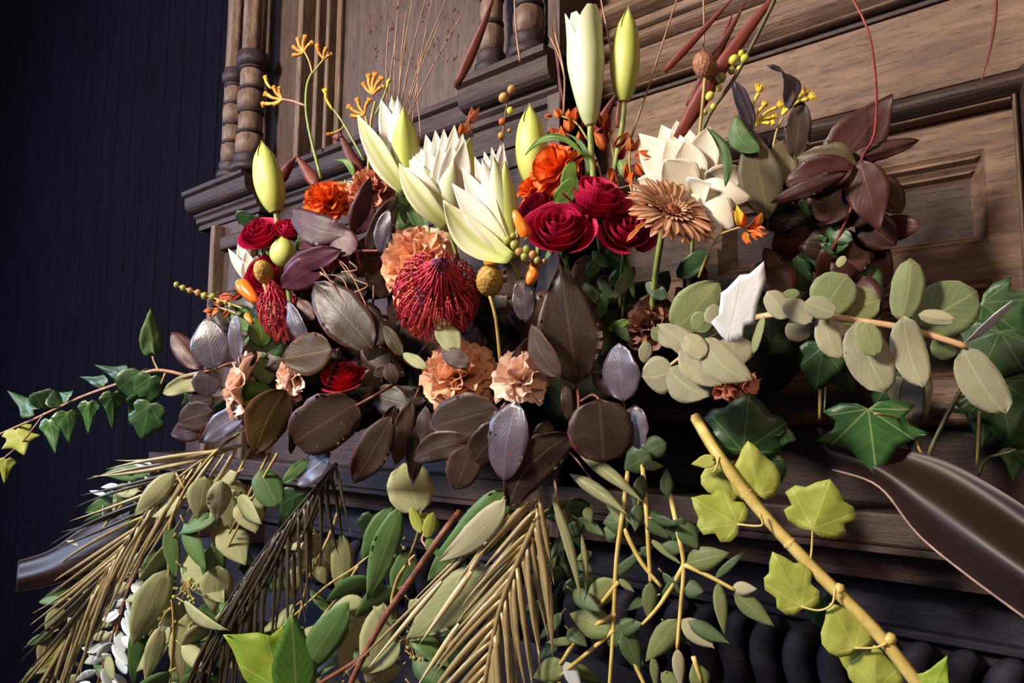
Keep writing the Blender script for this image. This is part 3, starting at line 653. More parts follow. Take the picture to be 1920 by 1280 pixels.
lily('wide open creamy white lily behind the copper gerbera', 1298, 362, .03, [
 (1196, 262, 74, LILYC, .0), (1198, 250, 60, LILYC, .03), (1240, 234, 66, LILYC, .03), (1268, 226, 72, LILYC, .03), (1252, 260, 78, LILYC, -.005), (1330, 236, 66, LILYC, .01, dict(bend=.05)), (1345, 250, 60, LILYC, .035, dict(roll=30)), (1286, 262, 70, LILYC, -.01), (1358, 268, 56, LILYC, .02),
 (1180, 345, 84, LILYC, .0, dict(o=(-20, 20))), (1245, 300, 80, LILYC, -.02), (1332, 345, 62, LILYC, -.03, dict(bend=.08)), (1402, 318, 60, LILYC, .02, dict(bend=.1)), (1412, 372, 66, LILYC, -.01, dict(bend=.22, cup=-.2)), (1378, 430, 86, LILYC, -.02, dict(bend=.2, cup=-.3)), (1352, 470, 54, LILYC, -.02, dict(bend=.15, o=(10, 10))), (1395, 400, 70, LILYC, .0, dict(bend=.15))], [(1300, 430), (1290, 540)], 'white lilies')
lily('small white lily half hidden at the left edge of the flowers', 472, 535, .015, [(428, 466, 18, W_, -.01, dict(bend=.05)), (447, 451, 26, W_, .01), (462, 470, 28, W_, 0), (482, 480, 30, W_, 0), (498, 500, 26, W_, .01), (456, 490, 24, W_, -.012)], None, 'white lilies')
# ------------------------------------------------------------------ roses
RG = 'crimson and red roses'
rose('crimson rose in front of the cluster of four, right of the white lily', 1050, 432, 64, -.03, (-.1, .55, .8), ROSE, 15, RG, [(1075, 540), (1085, 660)])
rose('crimson rose highest in the cluster of four, facing up', 1116, 372, 62, .0, (.15, .8, .55), ROSE, 14, RG, [(1125, 470)])
rose('crimson rose under the left edge of the copper gerbera', 1172, 432, 54, .01, (.1, .45, .85), ROSE, 14, RG, [(1165, 520), (1160, 640)])
rose('crimson rose at the left back of the cluster of four', 1012, 392, 46, .015, (-.45, .6, .6), ROSE, 16, RG)
rose('crimson rose below the leftmost lily bud', 490, 440, 42, .0, (-.2, .6, .75), ROSE, 14, RG, [(500, 540)])
rose('small dark crimson rose right of the leftmost lily bud', 540, 432, 29, .01, (.3, .7, .6), ROSE, 14, RG)
rose('crimson rose behind the left billy button', 506, 518, 47, .015, (-.1, .4, .9), ROSE, 14, RG)
rose('red rose low among the dark leaves above the biggest round leaf', 643, 708, 44, -.01, (-.1, .85, .5), ROSER, 16, RG)
# ------------------------------------------------------------------ carnations
carnation('peach carnation behind the top left of the red pincushion flower', 766, 482, 72, .005, (-.55, .4, .7), CARN)
carnation('pale pink carnation seen edge on at the far left', 424, 728, 66, -.025, (-1, .1, .12), CARNP, 24, squash=.45)
carnation('pale pink carnation seen edge on right of the leftmost one', 530, 690, 60, -.005, (-.9, .3, .3), CARNP, 24, squash=.6)
carnation('orange peach carnation under the pincushion flower', 858, 694, 70, -.02, (-.1, .45, .85), CARN, 28, ruff=1.2)
carnation('pale pink carnation with folded petals above the blue dark leaf', 979, 700, 54, -.035, (.0, .6, .75), CARNP, 18, ruff=.7, squash=1.25)
carnation('dusky peach carnation under the white torn gum leaf', 1388, 700, 56, .035, (.55, .3, .6), CARNS, 22)
carnation('mauve brown carnation right of the tall dark leaf', 1212, 600, 48, .03, (-.4, .5, .6), CARNM, 18)
carnation('salmon carnation behind the orange one at the upper left', 690, 345, 44, .05, (-.1, .6, .7), CARNS, 22)
carnation('cream carnation right behind the orange one at the upper left', 648, 360, 34, .055, (.2, .7, .6), petalmat('cream_carnation_petal', '#e9d9b4', '#f0e4c6', '#d0bc8c', None, .6, .2), 16)
carnation('bright orange carnation at the upper left above the purple leaves', 610, 368, 46, .02, (-.1, .6, .75), ORAN, 22, jag=.05)
carnation('orange carnation fragment left of the wide purple leaf', 625, 475, 26, .03, (-.1, .6, .75), ORAN, 12)
carnation('orange ranunculus with wide petals left of the tall lily stem', 1034, 305, 54, .02, (-.55, .55, .5), ORAN, 16, name='ranunculus', ruff=.6, jag=.01, group='orange ranunculus')
carnation('lower yellow orange ranunculus below the wide one', 990, 350, 28, .03, (-.4, .6, .5), ORAN, 12, name='ranunculus', ruff=.6, jag=.01, group='orange ranunculus')
# ------------------------------------------------------------------ gerbera
t = T('gerbera', 'copper brown gerbera with a dark red eye right of the roses', 'flower', (1258, 396, -.03))
c = P(1258, 398, -.03); k = mpp(1258, -.03); ax = camdir(.28, .62, .72); x, y, z = frame(ax)
e1 = camdir(.86, -.5, .1); x = (e1 - z * e1.dot(z)).normalized(); y = z.cross(x)
for ring, (n_, r0, r1, lift, w) in enumerate(((30, 20, 92, .0, 20), (28, 20, 84, .1, 19), (24, 16, 40, .22, 9), (18, 12, 26, .35, 7))):
    for i in range(n_):
        a = 2 * PI * i / n_ + ring * .1; d = x * math.cos(a) + y * math.sin(a); rl = r1 * R.uniform(.92, 1.06)
        leaf3(t.o, c + d * r0 * k + z * (2 * ring) * k, c + d * rl * k + z * (rl * (lift + R.uniform(-.08, .08)) + 2 * ring) * k, z, w * k * R.uniform(.85, 1.1), COPP, 'tongue', nu=4, nv=6, bend=.06, cup=.35, th=.0003, name='petal', roll=R.uniform(-10, 10))
for (tx, ty, bx, by) in ((1175, 452, 1206, 418), (1182, 365, 1215, 385), (1190, 430, 1215, 415), (1178, 400, 1212, 402)):
    leaf3(t.o, P(bx, by, -.034), P(tx, ty, -.04), facing(c), 11 * k, COPO, 'tongue', nu=4, nv=5, name='petal', cup=.3)
sphere_bumps('eye', c + z * 4 * k, 17 * k, 11 * k, z, COPC, t.o, 70, .2)
lathe('calyx', [(5 * k, -26 * k), (18 * k, -18 * k), (26 * k, -2 * k), (20 * k, 0)], c, STD, t.o, 12, 0, z)
stem(t, [(1244, 418, -.01), (1236, 470, .0), (1226, 540, .02), (1218, 640, .05)], 13, 12, STG)
# ------------------------------------------------------------------ pincushion proteas
def pincushion(label, cx, cy, rx, ry, dz, axis, n, dense):
    t = T('pincushion_flower', label, 'flower', (cx, cy, dz), 'red pincushion flowers'); k = mpp(cx, dz); c = P(cx, cy, dz); x, y, z = frame(camdir(*axis)); r = rx * k; h = ry * k
    sphere_bumps('core', c, r * .62, h * .68, z, PINP, t.o, 160, .2)
    protos = []
    for i in range(n):
        q = (i + .5) / n; a = i * 2.39996 + R.uniform(-.1, .1); th = math.radians(150 - 140 * q ** .9); d = x * math.cos(a) + y * math.sin(a)
        def pt(rr, hh): return c + d * (r * rr) + z * (h * hh)
        s, co = math.sin(th), math.cos(th)
        low = q < .62
        if low: pts = [pt(.5 * s, co * .7), pt(1.0 * s + .04, co * .95 - .02), pt(1.08 * s, co * .8 + .26), pt(.84 * s, co * .6 + .52 * R.uniform(.8, 1.15))]
        else: pts = [pt(.5 * s, co * .6), pt(.78 * s + .05, co * .85 + .02), pt(.62 * s + .06, co * .98 + .1), pt(.4 * s + .06 * R.random(), co * 1.0 + .14 + .1 * R.random())]
        m = PINO if low and i % 3 == 0 else PINC
        s_ = tube('style', pts, 2.1 * k, 1.5 * k, m, t.o, 5, 4)
        if dense: lathe('style_tip', [(.4 * k, 0), (2.1 * k, 2 * k), (1.4 * k, 6 * k), (.2 * k, 8 * k)], pts[-1], PINT if q > .6 else PINO, s_, 5, 0, pts[-1] - pts[-2])
    return t
pincushion('large red pincushion flower in the middle of the arrangement', 818, 562, 72, 100, -.025, (.16, .5, .85), 290, True)
pincushion('small purple red pincushion flower under the left billy button', 528, 592, 36, 60, .01, (-.1, .8, .5), 90, False)
# ------------------------------------------------------------------ billy buttons
billy('gold billy button right of the red pincushion flower', 918, 526, 25, 34, -.04, (.05, .6, .75), BILL, [(930, 600), (938, 680)])
billy('gold billy button in front of the left crimson rose', 495, 511, 17, 27, -.02, (-.1, .7, .7), BILL, [(505, 560), (520, 600)])
billy('rust coloured billy button high up above the creamy lily', 1322, 123, 21, 27, .03, (-.5, .75, .3), BILR, [(1318, 190), (1310, 270), (1305, 340)])
# ------------------------------------------------------------------ kangaroo paws
KG = 'kangaroo paw stems'
t = T('kangaroo_paw', 'orange kangaroo paw on the tall stem at the upper left', 'flower', (602, 330, .06), KG)
stem(t, [(602, 335), (582, 255), (574, 205), (576, 160), (586, 135)], 6, 5, STG); stem(t, [(586, 138), (580, 115), (570, 95)], 4, 4, STT); stem(t, [(586, 138), (600, 120), (610, 108)], 4, 4, STT); stem(t, [(572, 198), (550, 190), (528, 186)], 5, 5, STW)
paw(t, 570, 98, [(-1.2, -.6, 24), (-.6, -1.3, 30), (.1, -1.4, 32), (.8, -1, 26), (-1, .3, 22)], KANG, KTUB); paw(t, 608, 112, [(-.6, -1.2, 32), (.2, -1.2, 24), (.7, -.6, 18)], KANG, KTUB)
paw(t, 530, 186, [(-1, -.3, 36), (-.7, -.9, 30), (-.3, -1, 24), (-.6, .4, 20), (-1.1, .3, 40)], KANG, KTUB); paw(t, 508, 166, [(-.5, -1, 26)], KANGY, KTUBY)
t = T('kangaroo_paw', 'orange kangaroo paw heads left of the first opening lily', 'flower', (690, 330, .06), KG)
stem(t, [(690, 332), (694, 250), (698, 215), (704, 190)], 6, 5, STT); stem(t, [(682, 300), (660, 260), (640, 225), (625, 205)], 5, 4, STG); stem(t, [(690, 235), (685, 218)], 5, 4, STT); stem(t, [(704, 215), (716, 190), (726, 165)], 4, 4, STG); stem(t, [(645, 235), (640, 242), (624, 250)], 4, 3, STT)
paw(t, 700, 178, [(-.8, -.9, 30), (-.3, -1.2, 40), (.1, -1.3, 42), (.5, -1.1, 38), (.9, -.8, 26)], KANG, KTUB); paw(t, 684, 215, [(-1, -.5, 36), (-.5, -1, 34), (.3, -1, 32), (-.9, .1, 26)], KANG, KTUB); paw(t, 726, 165, [(.3, -1, 18)], KANGY, KTUBY); paw(t, 624, 206, [(-.4, -1, 42)], KANGY, KTUBY); paw(t, 626, 248, [(-.9, .3, 14)], KANG, KTUB)
t = T('kangaroo_paw', 'yellow kangaroo paw against the oak at the upper right', 'flower', (1420, 300, .05), KG)
stem(t, [(1425, 330), (1418, 270), (1412, 238)], 6, 5, STT); stem(t, [(1440, 330), (1455, 250), (1468, 220)], 5, 4, STT)
paw(t, 1412, 238, [(.25, -1.5, 80), (.6, -1.2, 52), (1.1, -.9, 72), (1, -.5, 48), (.9, -.2, 40), (1.2, -.65, 44)], KANGY, KTUBY); paw(t, 1466, 216, [(.7, -.7, 66), (1, -.62, 72), (.45, -.9, 30)], KANGY, KTUBY)
# ------------------------------------------------------------------ crocosmia seed and bud sprays
CG = 'bud sprays'
t = T('bud_spray', 'yellow budded spray slanting up at the upper right', 'bud spray', (1300, 280, .05), CG)
stem(t, [(1296, 300), (1330, 215), (1372, 155), (1410, 85), (1445, 15), (1470, -40)], 7, 8, STD); berries(t, [(1331, 180, 8), (1352, 146, 9), (1376, 112, 9), (1396, 110, 8), (1372, 132, 7), (1338, 200, 6), (1348, 165, 6), (1322, 210, 5), (1386, 128, 5), (1390, 100, 6)], [BERY, BERG, BERY])
t = T('bud_spray', 'row of green to tan buds pointing left at the far left', 'bud spray', (440, 575, .0), CG)
stem(t, [(455, 578), (420, 565), (375, 550), (330, 535)], 4, 3, STT); berries(t, [(332, 534, 6), (344, 540, 6), (357, 545, 6), (372, 549, 6.5), (384, 555, 7), (400, 556, 6.5), (412, 566, 6), (424, 567, 5), (433, 574, 5)], [BERG, BERG, BERB, BERB])
t = T('bud_spray', 'brown buds on a short stem right of the double lily', 'bud spray', (945, 270, .06), CG)
stem(t, [(938, 290), (944, 240), (950, 200), (958, 170)], 4, 3, STB); berries(t, [(944, 183, 9), (959, 168, 8), (957, 208, 7), (941, 228, 6), (940, 255, 7), (955, 245, 4)], [BERB, BERB, BERY, BERO])
t = T('bud_spray', 'green berries hanging under the large white lily', 'bud spray', (960, 450, -.05), CG)
stem(t, [(945, 450), (980, 470), (1020, 490)], 5, 4, STG); berries(t, [(952, 452, 9), (966, 460, 9), (975, 472, 9), (988, 468, 8), (984, 482, 8), (1000, 478, 8), (1008, 488, 7), (962, 442, 6), (1020, 490, 5)], [BERG, BERG, BERB])
def spray(label, dz, stems, florets, m, group='crocosmia sprays'):
    t = T('crocosmia', label, 'flower', (*stems[0][0], dz), group)
    for s in stems: stem(t, s, 5, 4, STT)
    for (x, y, dx, dy, l) in florets:
        for j in range(3):
            a = math.atan2(dy, dx) + R.uniform(-.5, .5); ll = l * R.uniform(.7, 1.1); lf(t, x, y, x + math.cos(a) * ll, y + math.sin(a) * ll, ll * .42, R.choice(m), dt=R.uniform(-.012, .006), shape='lance', nu=4, nv=5, cup=.5, bend=.08, roll=R.uniform(-60, 60), name='floret')
M_ = [RUST, RUSTD, RUST, ORAN]
spray('rust orange florets behind the tall lily stem', .06, [[(1130, 340), (1110, 280), (1080, 230), (1040, 215)]], [(1036, 218, -1, -.2, 16), (1050, 222, -.3, -1, 22), (1065, 224, .3, -1, 24), (1078, 228, .5, -1, 28), (1092, 240, .2, -1, 34), (1105, 255, .8, -.6, 36), (1070, 250, -.4, -.8, 34), (1060, 270, -.2, -.6, 34), (1090, 275, .3, -1, 34), (1050, 255, -.5, -.7, 30), (1125, 270, .4, -1, 38), (1085, 300, 0, 1, 34)], M_)
spray('dark red florets right of the tall lily stem', .05, [[(1160, 350), (1150, 290), (1140, 240)]], [(1125, 240, -.2, -1, 34), (1140, 250, .2, -1, 40), (1150, 275, .7, -.6, 38), (1135, 285, -.3, -.9, 40), (1160, 300, .3, -1, 36), (1145, 315, .1, 1, 34), (1120, 300, -.5, .5, 30), (1170, 330, .5, .2, 26)], [RUSTD, RUSTD, RUST, ORAN])
spray('orange florets left of the creamy lily', .03, [[(1185, 360), (1180, 300), (1184, 270)]], [(1182, 285, 0, -1, 32), (1190, 292, .9, -.3, 34), (1192, 305, .6, .6, 30), (1178, 305, -.1, 1, 34), (1186, 320, .3, 1, 30)], [RUST, ORAN, RUST])
spray('orange and yellow budded spray right of the copper gerbera', -.005, [[(1310, 520), (1340, 450), (1375, 430), (1400, 425)]], [(1390, 428, -.1, -1.2, 44), (1400, 430, 1, -.4, 34), (1412, 428, 1, 0, 28), (1408, 436, .8, .5, 28), (1418, 425, .4, -1, 30), (1395, 435, .5, .8, 28)], [RUST, ORAN, KANGY])
spray('rust florets under the row of buds at the far left', .01, [[(450, 590), (410, 575)]], [(455, 548, -.8, .2, 26), (440, 558, -1, .3, 30), (425, 568, -1, .2, 26), (412, 580, -1, .4, 24), (400, 582, -.8, .4, 20), (430, 580, -.6, .7, 24)], [RUST, RUST, RUSTD])
spray('brown dried floret standing up behind the double lily', .05, [[(862, 270), (878, 235)]], [(872, 250, .4, -1, 30), (880, 232, .4, -1, 34), (866, 256, -.2, -1, 26), (884, 222, .5, -1, 22)], [CARNS, RUST])
# ------------------------------------------------------------------ small orange peppers
pepper('orange pepper between the large white lily and the roses', 990, 446, 963, 394, 25, -.05)
pepper('orange pepper below the green berries', 1005, 486, 1000, 520, 22, -.03)
pepper('round orange pepper tip lowest under the roses', 1003, 508, 990, 533, 24, -.035)
pepper('orange pepper beside the small white lily at the left', 450, 530, 482, 566, 28, -.01)
pepper('small orange pepper hanging below the left one', 462, 590, 472, 606, 13, -.005)
pepper('orange pepper half hidden behind the gold billy button', 912, 492, 940, 488, 20, -.02)
# ------------------------------------------------------------------ dark smoke bush twigs
DG = 'dark smoke bush twigs'
def twig(label, dz, stems, leaves, group=DG, mat=COT, smat=STB, name='smoke_bush_twig', cat='twig', **kw):
    base = dict(shape='oval', fold=.1, bend=.05, cup=.1, wave=.045, nu=8, nv=12, jag=.1); base.update(kw)
    return branch(name, label, cat, dz, stems, leaves, [mat, COTU] if mat in (COT, COTG, COTB) else mat, smat, group, (6, 4), **base)
twig('dark twig with the biggest round veined leaf at the lower left', -.06, [[(740, 720, .0), (705, 740, -.06), (668, 760, -.06)], [(740, 720, .0), (730, 660, .02)]], [
 (672, 752, 548, 830, 108, [COT, COTU], dict(shape='round', bend=.04)), (735, 780, 664, 905, 62, [COTU, COT], dict(bend=.08)), (620, 850, 556, 908, 58, [COTB, COT], dict(dz=.03, roll=34)), (610, 740, 632, 676, 26, [COTG, COT], dict(dz=.03, roll=60))])
twig('green bronze leaf with a reddish rim below the second pink carnation', -.055, [[(560, 640, .02), (548, 690, -.02), (535, 732, -.055)], ], [
 (536, 730, 478, 850, 84, [COTG, COT], dict(bend=-.05, curve=.05, wave=.04)), (545, 850, 552, 755, 34, [COT, COTU], dict(roll=50)), (580, 860, 530, 905, 24, [SAGED, EUCG], dict(dz=.02))])
twig('dark twig whose pale blue shining leaf hangs in the centre', -.075, [[(955, 690, .0), (962, 730, -.05), (966, 752, -.075)], [(955, 690, 0), (950, 750, -.04), (930, 770, -.045)], [(930, 772, -.05), (880, 830, -.05)]], [
 (968, 752, 944, 902, 92, [COTB, COT], dict(shape='oval', bend=.07, roll=36)), (934, 766, 806, 800, 92, [COT, COTU], dict(bend=.06, dz=.02)), (946, 790, 878, 878, 66, [COT, COTU], dict(dz=.02)), (884, 826, 775, 862, 56, [COT, COTU], dict(dz=.018, curve=.06)), (886, 836, 852, 918, 66, [COTU, COT], dict(dz=.015)), (700, 702, 735, 690, 22, [COTU, COT], dict(dz=.05))])
twig('dark twig with the long curved leaf lowest in the middle', -.06, [[(1080, 700, .0), (1085, 760, -.04), (1076, 815, -.06)], [(1085, 755, -.03), (1110, 740, -.05), (1123, 748, -.065)]], [
 (1080, 812, 955, 948, 84, [COTU, COT], dict(bend=.06, curve=.12, roll=-8)), (1124, 748, 1131, 868, 124, [COT, COTU], dict(shape='round', bend=.03, dz=-.008)), (1192, 760, 1196, 842, 56, [COTB, COT], dict(shape='round', dz=.01, roll=36)), (1060, 720, 1068, 790, 24, [COT, COTU], dict(dz=.03))])
twig('dark twig with a shining blistered leaf left of the silver gum', -.03, [[(1180, 790, .02), (1168, 745, -.02)]], [
 (1170, 752, 1160, 643, 86, [COTB, COT], dict(wave=.06, roll=-34)), (1150, 740, 1110, 700, 30, [COT, COTU], dict(dz=.03)), (1190, 610, 1248, 545, 50, [MAG, COT], dict(dz=.06, wave=.08))])
twig('tall broad blackish leaf behind the pale pink carnation', -.015, [[(1085, 800, .03), (1085, 760, .0), (1080, 720, -.01)]], [
 (1082, 722, 1050, 492, 120, [COT, COTU], dict(shape='egg', bend=.05)), (1052, 706, 996, 608, 56, [COTU, COT], dict(dz=-.03, roll=-30, wave=.06, curve=-.08)), (985, 604, 980, 518, 46, [COTB, COT], dict(dz=-.01)), (960, 680, 1010, 620, 34, [COT, COTU], dict(dz=-.02, roll=40))])
twig('two large blackish leaves above the low red rose', -.03, [[(780, 690, .02), (740, 665, .0), (712, 650, -.03)], [(690, 650, -.025), (660, 590, -.03), (602, 500, -.03)]], [
 (700, 655, 590, 532, 88, [COT, COTU], dict(bend=.06)), (724, 645, 645, 560, 62, [COT, COTU], dict(dz=.01)), (622, 655, 528, 672, 82, [COTG, COT], dict(dz=-.02, bend=-.03, roll=10)), (754, 668, 720, 610, 26, [COTG, COT], dict(dz=-.01)), (800, 690, 755, 662, 22, [SAGE, SAGED], dict(dz=-.01)), (740, 720, 728, 680, 30, [COTU, COT], dict(bend=.2, dz=-.01))])
twig('hanging narrow dark leaves right of the biggest round leaf', -.035, [[(790, 720, .0), (778, 745, -.03)]], [
 (770, 752, 742, 872, 40, [COTU, COT], dict(dz=.0)), (785, 770, 774, 905, 36, [COT, COTU], dict(dz=.01)), (798, 760, 800, 850, 34, [COT, COTU], dict(roll=30)), (740, 760, 720, 830, 34, [COT, COTU], dict(dz=.04)), (820, 770, 816, 830, 40, [COTU, COT], dict(dz=.03)), (700, 740, 770, 760, 60, [COT, COTU], dict(dz=.05)), (1030, 790, 1010, 840, 40, [COT, COTU], dict(dz=.03))])
twig('cluster of blue grey and reddish leaves at the far left', -.02, [[(470, 700, .03), (440, 680, .0), (402, 692, -.02)], [(400, 692, -.02), (330, 712, -.02)]], [
 (404, 692, 384, 598, 72, [COTB, COT], dict(bend=.05, roll=-22)), (375, 692, 322, 622, 44, [MAG, COT], dict(dz=.01, fold=.3)), (448, 692, 442, 586, 36, [COTB, COT], dict(dz=-.015, roll=-42)), (460, 690, 470, 640, 34, [COT, COTU], dict(dz=.02)), (470, 764, 380, 826, 50, [COTB, COT], dict(dz=-.02, bend=.05, roll=28)), (400, 700, 305, 738, 36, [SAGE, EUC], dict(dz=.01, bend=.05)), (390, 690, 385, 745, 52, [COTB, COT], dict(dz=.005)), (400, 770, 335, 790, 56, [COTU, COT], dict(dz=.02)), (390, 800, 320, 812, 44, [MAG, COT], dict(dz=.03)), (405, 790, 375, 830, 26, [MAG, COT], dict(dz=.01)), (400, 745, 352, 760, 46, [COTU, COT], dict(dz=.02))])
twig('bluish leaf under the small pincushion flower', -.02, [[(600, 650, .03), (578, 645, -.02)]], [(580, 648, 538, 562, 36, [COTB, COT], dict(bend=.08, wave=.05, roll=-38)), (590, 600, 556, 560, 30, [MAG, COT], dict(dz=.02))])
PG = 'purple leaf sprigs'
twig('purple sprig with wide leaves in front of the orange carnation', -.01, [[(680, 520, .03), (668, 470, .0), (662, 440, -.01)], [(668, 470, 0), (640, 470, -.01)], [(668, 470, 0), (715, 470, -.01)]], [
 (658, 438, 546, 394, 62, COTP, dict(bend=.08, curve=-.1)), (658, 442, 572, 412, 50, [COTU, COTP], dict(dz=.012, curve=-.1)), (660, 436, 694, 332, 34, COTP, dict(roll=20)), (668, 440, 690, 360, 50, COTP, dict(dz=.01)), (630, 456, 560, 466, 60, COTP, dict(dz=.006)), (668, 470, 620, 440, 56, COTP, dict(dz=-.004)), (640, 468, 530, 508, 44, COTP, dict(dz=-.015, bend=.06)), (612, 486, 528, 538, 58, COTP, dict(dz=-.012, bend=.04)), (690, 475, 745, 365, 44, [COT, COTP], dict(dz=.015)), (712, 474, 728, 392, 34, [COTB, COTP], dict(dz=-.005, roll=-25)), (700, 450, 740, 420, 48, [COT, COTP], dict(dz=.02)), (670, 520, 700, 440, 60, [COT, COTP], dict(dz=.03)), (680, 560, 640, 500, 70, [COT, COTP], dict(dz=.04)), (720, 560, 710, 470, 60, [COT, COTP], dict(dz=.05)), (760, 420, 748, 340, 26, [SAGED, GREEN], dict(dz=.03, roll=20)), (750, 500, 742, 430, 34, [COTU, COT], dict(dz=.03))], PG, COTP, STR, 'purple_leaf_sprig', 'sprig')
t = T('dry_twigs', 'thin bare brown twigs among the purple leaves', 'twig', (720, 600, -.02))
for s in ([(702, 610), (660, 560), (640, 520), (600, 515)], [(660, 550), (690, 535), (660, 520), (625, 475)], [(640, 510), (670, 505), (655, 490)], [(600, 510), (640, 540), (655, 555)], [(700, 560), (700, 535)], [(690, 580), (650, 500), (615, 480)]): stem(t, s, 3.2, 2.2, STW, 'twig', 5)
# green leaves tucked between
twig('green leaves tucked below the left orange peppers', .0, [[(500, 660, .02), (490, 640, .0)]], [(492, 650, 485, 590, 44, GREEN), (470, 620, 440, 575, 40, GREEN, dict(dz=.02)), (500, 660, 492, 615, 60, SAGED, dict(dz=.01)), (490, 745, 445, 742, 52, IVYL, dict(dz=.0, bend=.1)), (505, 720, 480, 660, 40, SAGED, dict(dz=.03)), (590, 440, 555, 470, 36, GREEN, dict(dz=.01, shape='egg')), (450, 420, 470, 400, 40, IVYD, dict(dz=.03))], 'green sprigs', GREEN, STG, 'leafy_sprig', 'sprig')
twig('green leaves round the stems of the crimson roses', .02, [[(1110, 660, .05), (1105, 560, .03), (1100, 500, .02)], [(1160, 660, .05), (1170, 560, .03), (1175, 500, .02)]], [(1040, 380, 1080, 330, 40, GREEN, dict(dz=-.04, curve=.1)), (1060, 360, 1075, 300, 30, GREEN, dict(dz=-.02)), (1130, 570, 1090, 530, 24, IVYD), (1120, 600, 1140, 540, 22, IVYD), (1190, 500, 1150, 560, 26, EUCG), (1170, 480, 1190, 560, 14, GREEN), (1100, 520, 1130, 480, 26, IVYD), (1150, 600, 1180, 640, 24, IVYD), (1250, 560, 1210, 530, 30, IVYD), (1120, 640, 1100, 690, 26, IVYD), (1160, 300, 1190, 340, 26, GREEN, dict(dz=.02)), (1150, 560, 1120, 520, 20, IVYD), (1180, 600, 1140, 620, 18, GREEN), (1140, 500, 1110, 470, 22, GREEN), (1270, 520, 1330, 470, 40, IVYD, dict(dz=.03)), (1280, 640, 1240, 570, 50, IVYD, dict(dz=.06)), (1130, 690, 1160, 620, 30, IVYD, dict(dz=.03))], 'green sprigs', IVYD, STD, 'leafy_sprig', 'sprig')
twig('sage green leaf standing in front of the pincushion flower', -.055, [[(880, 705, .0), (862, 665, -.05)]], [(858, 662, 816, 588, 44, SAGE, dict(fold=.2, shape='egg')), (880, 682, 828, 660, 38, [COTU, COT], dict(dz=-.005))], 'green sprigs', SAGE, STG, 'leafy_sprig', 'sprig')
twig('long green lily leaves beside the double lily', .03, [[(770, 520), (775, 440)]], [(800, 450, 722, 330, 34, SAGED, dict(shape='blade', curve=.08)), (775, 470, 742, 372, 34, SAGED, dict(shape='blade')), (985, 290, 1098, 296, 12, GREEN, dict(shape='strap', curve=-.28, dz=-.02)), (664, 330, 625, 300, 14, GREEN, dict(shape='blade', curve=.2, dz=.03)), (1100, 330, 1060, 250, 14, SAGED, dict(shape='blade', dz=.0, curve=.2))], 'green sprigs', SAGED, STG, 'leafy_sprig', 'sprig')
# ------------------------------------------------------------------ maroon leaves at the right
MG = 'maroon leaf branches'
twig('large maroon branch with wide dark leaves against the oak panel', .05, [[(1560, 470, .06), (1600, 380, .05), (1615, 300, .05), (1640, 250, .04), (1642, 150, .03), (1625, 50, .02), (1580, -30, .02)], [(1612, 310, .05), (1560, 380, .05)]], [
 (1556, 330, 1674, 176, 104, [MAG, MAGG], dict(shape='egg', bend=-.04, wave=.03)), (1590, 300, 1724, 262, 34, MAG, dict(fold=.4)), (1606, 330, 1490, 296, 96, [MAGG, MAG], dict(bend=.12, shape='egg')), (1600, 310, 1470, 345, 70, MAG, dict(dz=-.01, bend=.08)), (1590, 322, 1444, 380, 34, MAG, dict(dz=-.02, fold=.3)), (1610, 300, 1648, 434, 78, MAG, dict(dz=-.005, shape='egg')), (1570, 345, 1545, 420, 86, MAG, dict(dz=.0)), (1600, 400, 1470, 440, 76, MAG, dict(dz=.02)), (1610, 410, 1680, 460, 70, MAG, dict(dz=.015)), (1590, 430, 1580, 540, 86, MAG, dict(dz=.03)), (1540, 420, 1470, 500, 80, [MAG, MAGG], dict(dz=.04)), (1640, 330, 1690, 400, 56, MAG, dict(dz=.02)), (1540, 340, 1490, 420, 60, MAG, dict(dz=.035)), (1620, 440, 1660, 540, 60, MAG, dict(dz=.04))], MG, MAG, STR, 'maroon_branch', 'branch')
twig('olive brown leaves right behind the creamy lily', .04, [[(1440, 430, .05), (1430, 340, .04), (1425, 280, .04)]], [
 (1440, 410, 1405, 236, 78, MAGG, dict(shape='egg', wave=.03)), (1450, 400, 1468, 262, 74, [MAGG, MAG], dict(dz=.01)), (1410, 250, 1375, 150, 34, [COTB, MAG], dict(dz=.0, roll=30)), (1480, 205, 1438, 122, 44, [COTB, MAG], dict(dz=.0, tw=120, curve=.2)), (1490, 300, 1502, 188, 48, [COT, MAG], dict(dz=.01)), (1490, 330, 1440, 260, 40, [COT, MAG], dict(dz=.02)), (1425, 285, 1380, 215, 40, [SAGED, MAGG], dict(dz=-.01, curve=-.2)), (1480, 380, 1500, 290, 60, MAG, dict(dz=.03)), (1360, 350, 1326, 240, 20, SAGED, dict(dz=-.05, curve=.15))], MG, MAGG, STD, 'maroon_branch', 'branch')
# red cordyline blades
BG = 'red grassy blades'
def blade(label, dz, bl, group=BG):
    t = T('red_grass', label, 'grass', (bl[0][0], bl[0][1], dz), group)
    for b in bl: lf(t, *b[:5], RED, shape='blade', fold=.25, nu=4, nv=12, name='blade', **(b[5] if len(b) > 5 else {}))
blade('folded red blade above the salmon carnation', .07, [(690, 360, 634, 244, 30), (634, 258, 622, 256, 16)])
blade('short red blades left of the orange carnation', .06, [(592, 345, 556, 292, 26), (520, 345, 556, 292, 22, dict(dz=.01))])
blade('long thin red blade left of the right colonnettes', .09, [(856, 160, 930, -20, 20, dict(curve=.02))])
blade('broad red blades crossing the moulding at the top right', .05, [(1270, 260, 1480, -40, 34, dict(curve=-.03)), (1245, 135, 1380, -10, 16), (1290, 200, 1400, 0, 20, dict(dz=.02)), (1340, 110, 1376, 20, 12, dict(dz=.02))])
